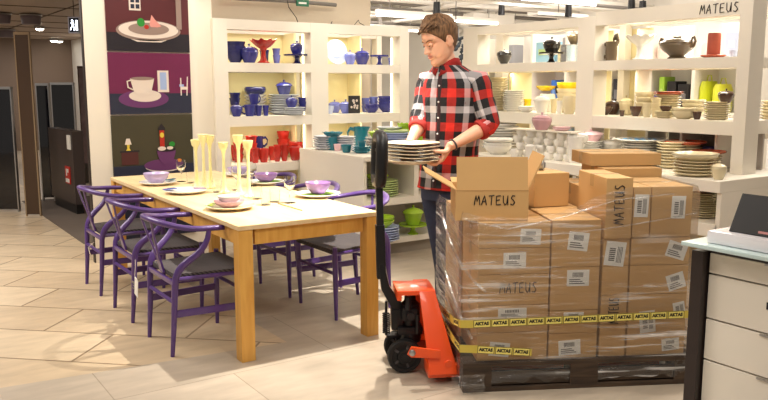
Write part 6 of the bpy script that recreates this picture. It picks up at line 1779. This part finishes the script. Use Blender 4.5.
# spotlights on the table, pallet, man
spot('table_spot', (2.56, 3.85, 2.62), (2.25, 4.1, 0), 430, 66, size=.02, blend=.8)
spot('table_spot', (2.3, 5.3, 3.1), (2.05, 5.2, .7), 130, 34, size=.05, blend=.6)
spot('pallet_spot', (1.6, 1.5, 3.3), (2.8, 2.8, .6), 95, 60, size=.08)
spot('man_spot', (1.7, 2.6, 3.2), (2.8, 3.6, 1.5), 95, 34, size=.08)
spot('jack_floor_spot', (2.7, 2.9, 3.3), (2.35, 2.65, 0), 120, 40, size=.06)
lights_area('entrance_light_source', (-.3, 6.2, 3.2), 2.2, 150, (1, .95, .88))
lights_area('counter_fill_light', (.6, .8, 3.0), 1.2, 45, (1, .95, .88), (0, math.radians(25), 0))  # unseen area added to brighten the drawer fronts
for x, y, e in ((6.5, 9.0, 18), (9.5, 10.0, 22), (8.0, 14.5, 30)):  # unseen points added to brighten the ceiling around the tubes
    l = bpy.data.lights.new('tube_fill_light', 'POINT'); l.energy = e * 2; l.color = (1, .96, .9); l.shadow_soft_size = .3
    o = bpy.data.objects.new('tube_fill_light', l); COL.objects.link(o); o.location = (x, y, 2.5)
for x in (3.1, 4.2): spot('shelf_spot', (x - .3, 5.4, 3.1), (x + .1, 6.9, 1.4), 45, 60, size=.05)
for y in (3.6, 4.9): spot('shelf_spot', (3.8, y - .2, 3.1), (5.0, y, 1.3), 40, 60, size=.05)
spot('picture_spot', (2.0, 5.4, 3.0), (2.05, 6.55, 1.4), 50, 60, size=.05)
# lights built into the shelf bays
for (x0, x1, zt) in ((2.79, 3.60, 1.945), (3.81, 4.6, 1.945), (2.79, 3.60, 1.575), (3.81, 4.6, 1.575), (2.79, 3.60, 1.085), (3.81, 4.6, 1.085)):
    lights_area('bay_and_fill_light', ((x0 + x1) / 2, 6.75, zt - .012), x1 - x0 - .1, 2.2, (1, .92, .66), (math.radians(12), 0, 0), sy=.03)
for (y0, y1, zt) in ((4.42, 5.64, 1.92), (3.03, 4.23, 1.92), (4.42, 5.64, 1.575), (3.03, 4.23, 1.575)):
    lights_area('bay_and_fill_light', (5.12, (y0 + y1) / 2, zt - .012), .03, 3.2, (1, .92, .68), (0, math.radians(-10), 0), sy=y1 - y0 - .1)

lights_area('bay_and_fill_light', (4.75, 4.1, 1.10), .03, 1.5, (1, .93, .72), (0, 0, 0), sy=1.8)
lights_area('bay_and_fill_light', (4.75, 3.4, .78), .03, 2.0, (1, .93, .72), (0, 0, 0), sy=.8)  # unseen strip added under the worktop to brighten the lower plates

# ================================================================== camera
cam = bpy.data.cameras.new('camera'); co = bpy.data.objects.new('camera', cam); COL.objects.link(co)
cam.sensor_width = 36; cam.lens = FPX / 768 * 36; cam.clip_end = 100
co.location = (0, 0, CH); co.rotation_euler = (PI / 2 - PITCH, 0, -HEAD)
SC.camera = co
vs_ = SC.view_settings; vs_.view_transform = 'Standard'; vs_.look = 'None'; vs_.gamma = 1; vs_.exposure = 0.05
vs_.use_curve_mapping = False
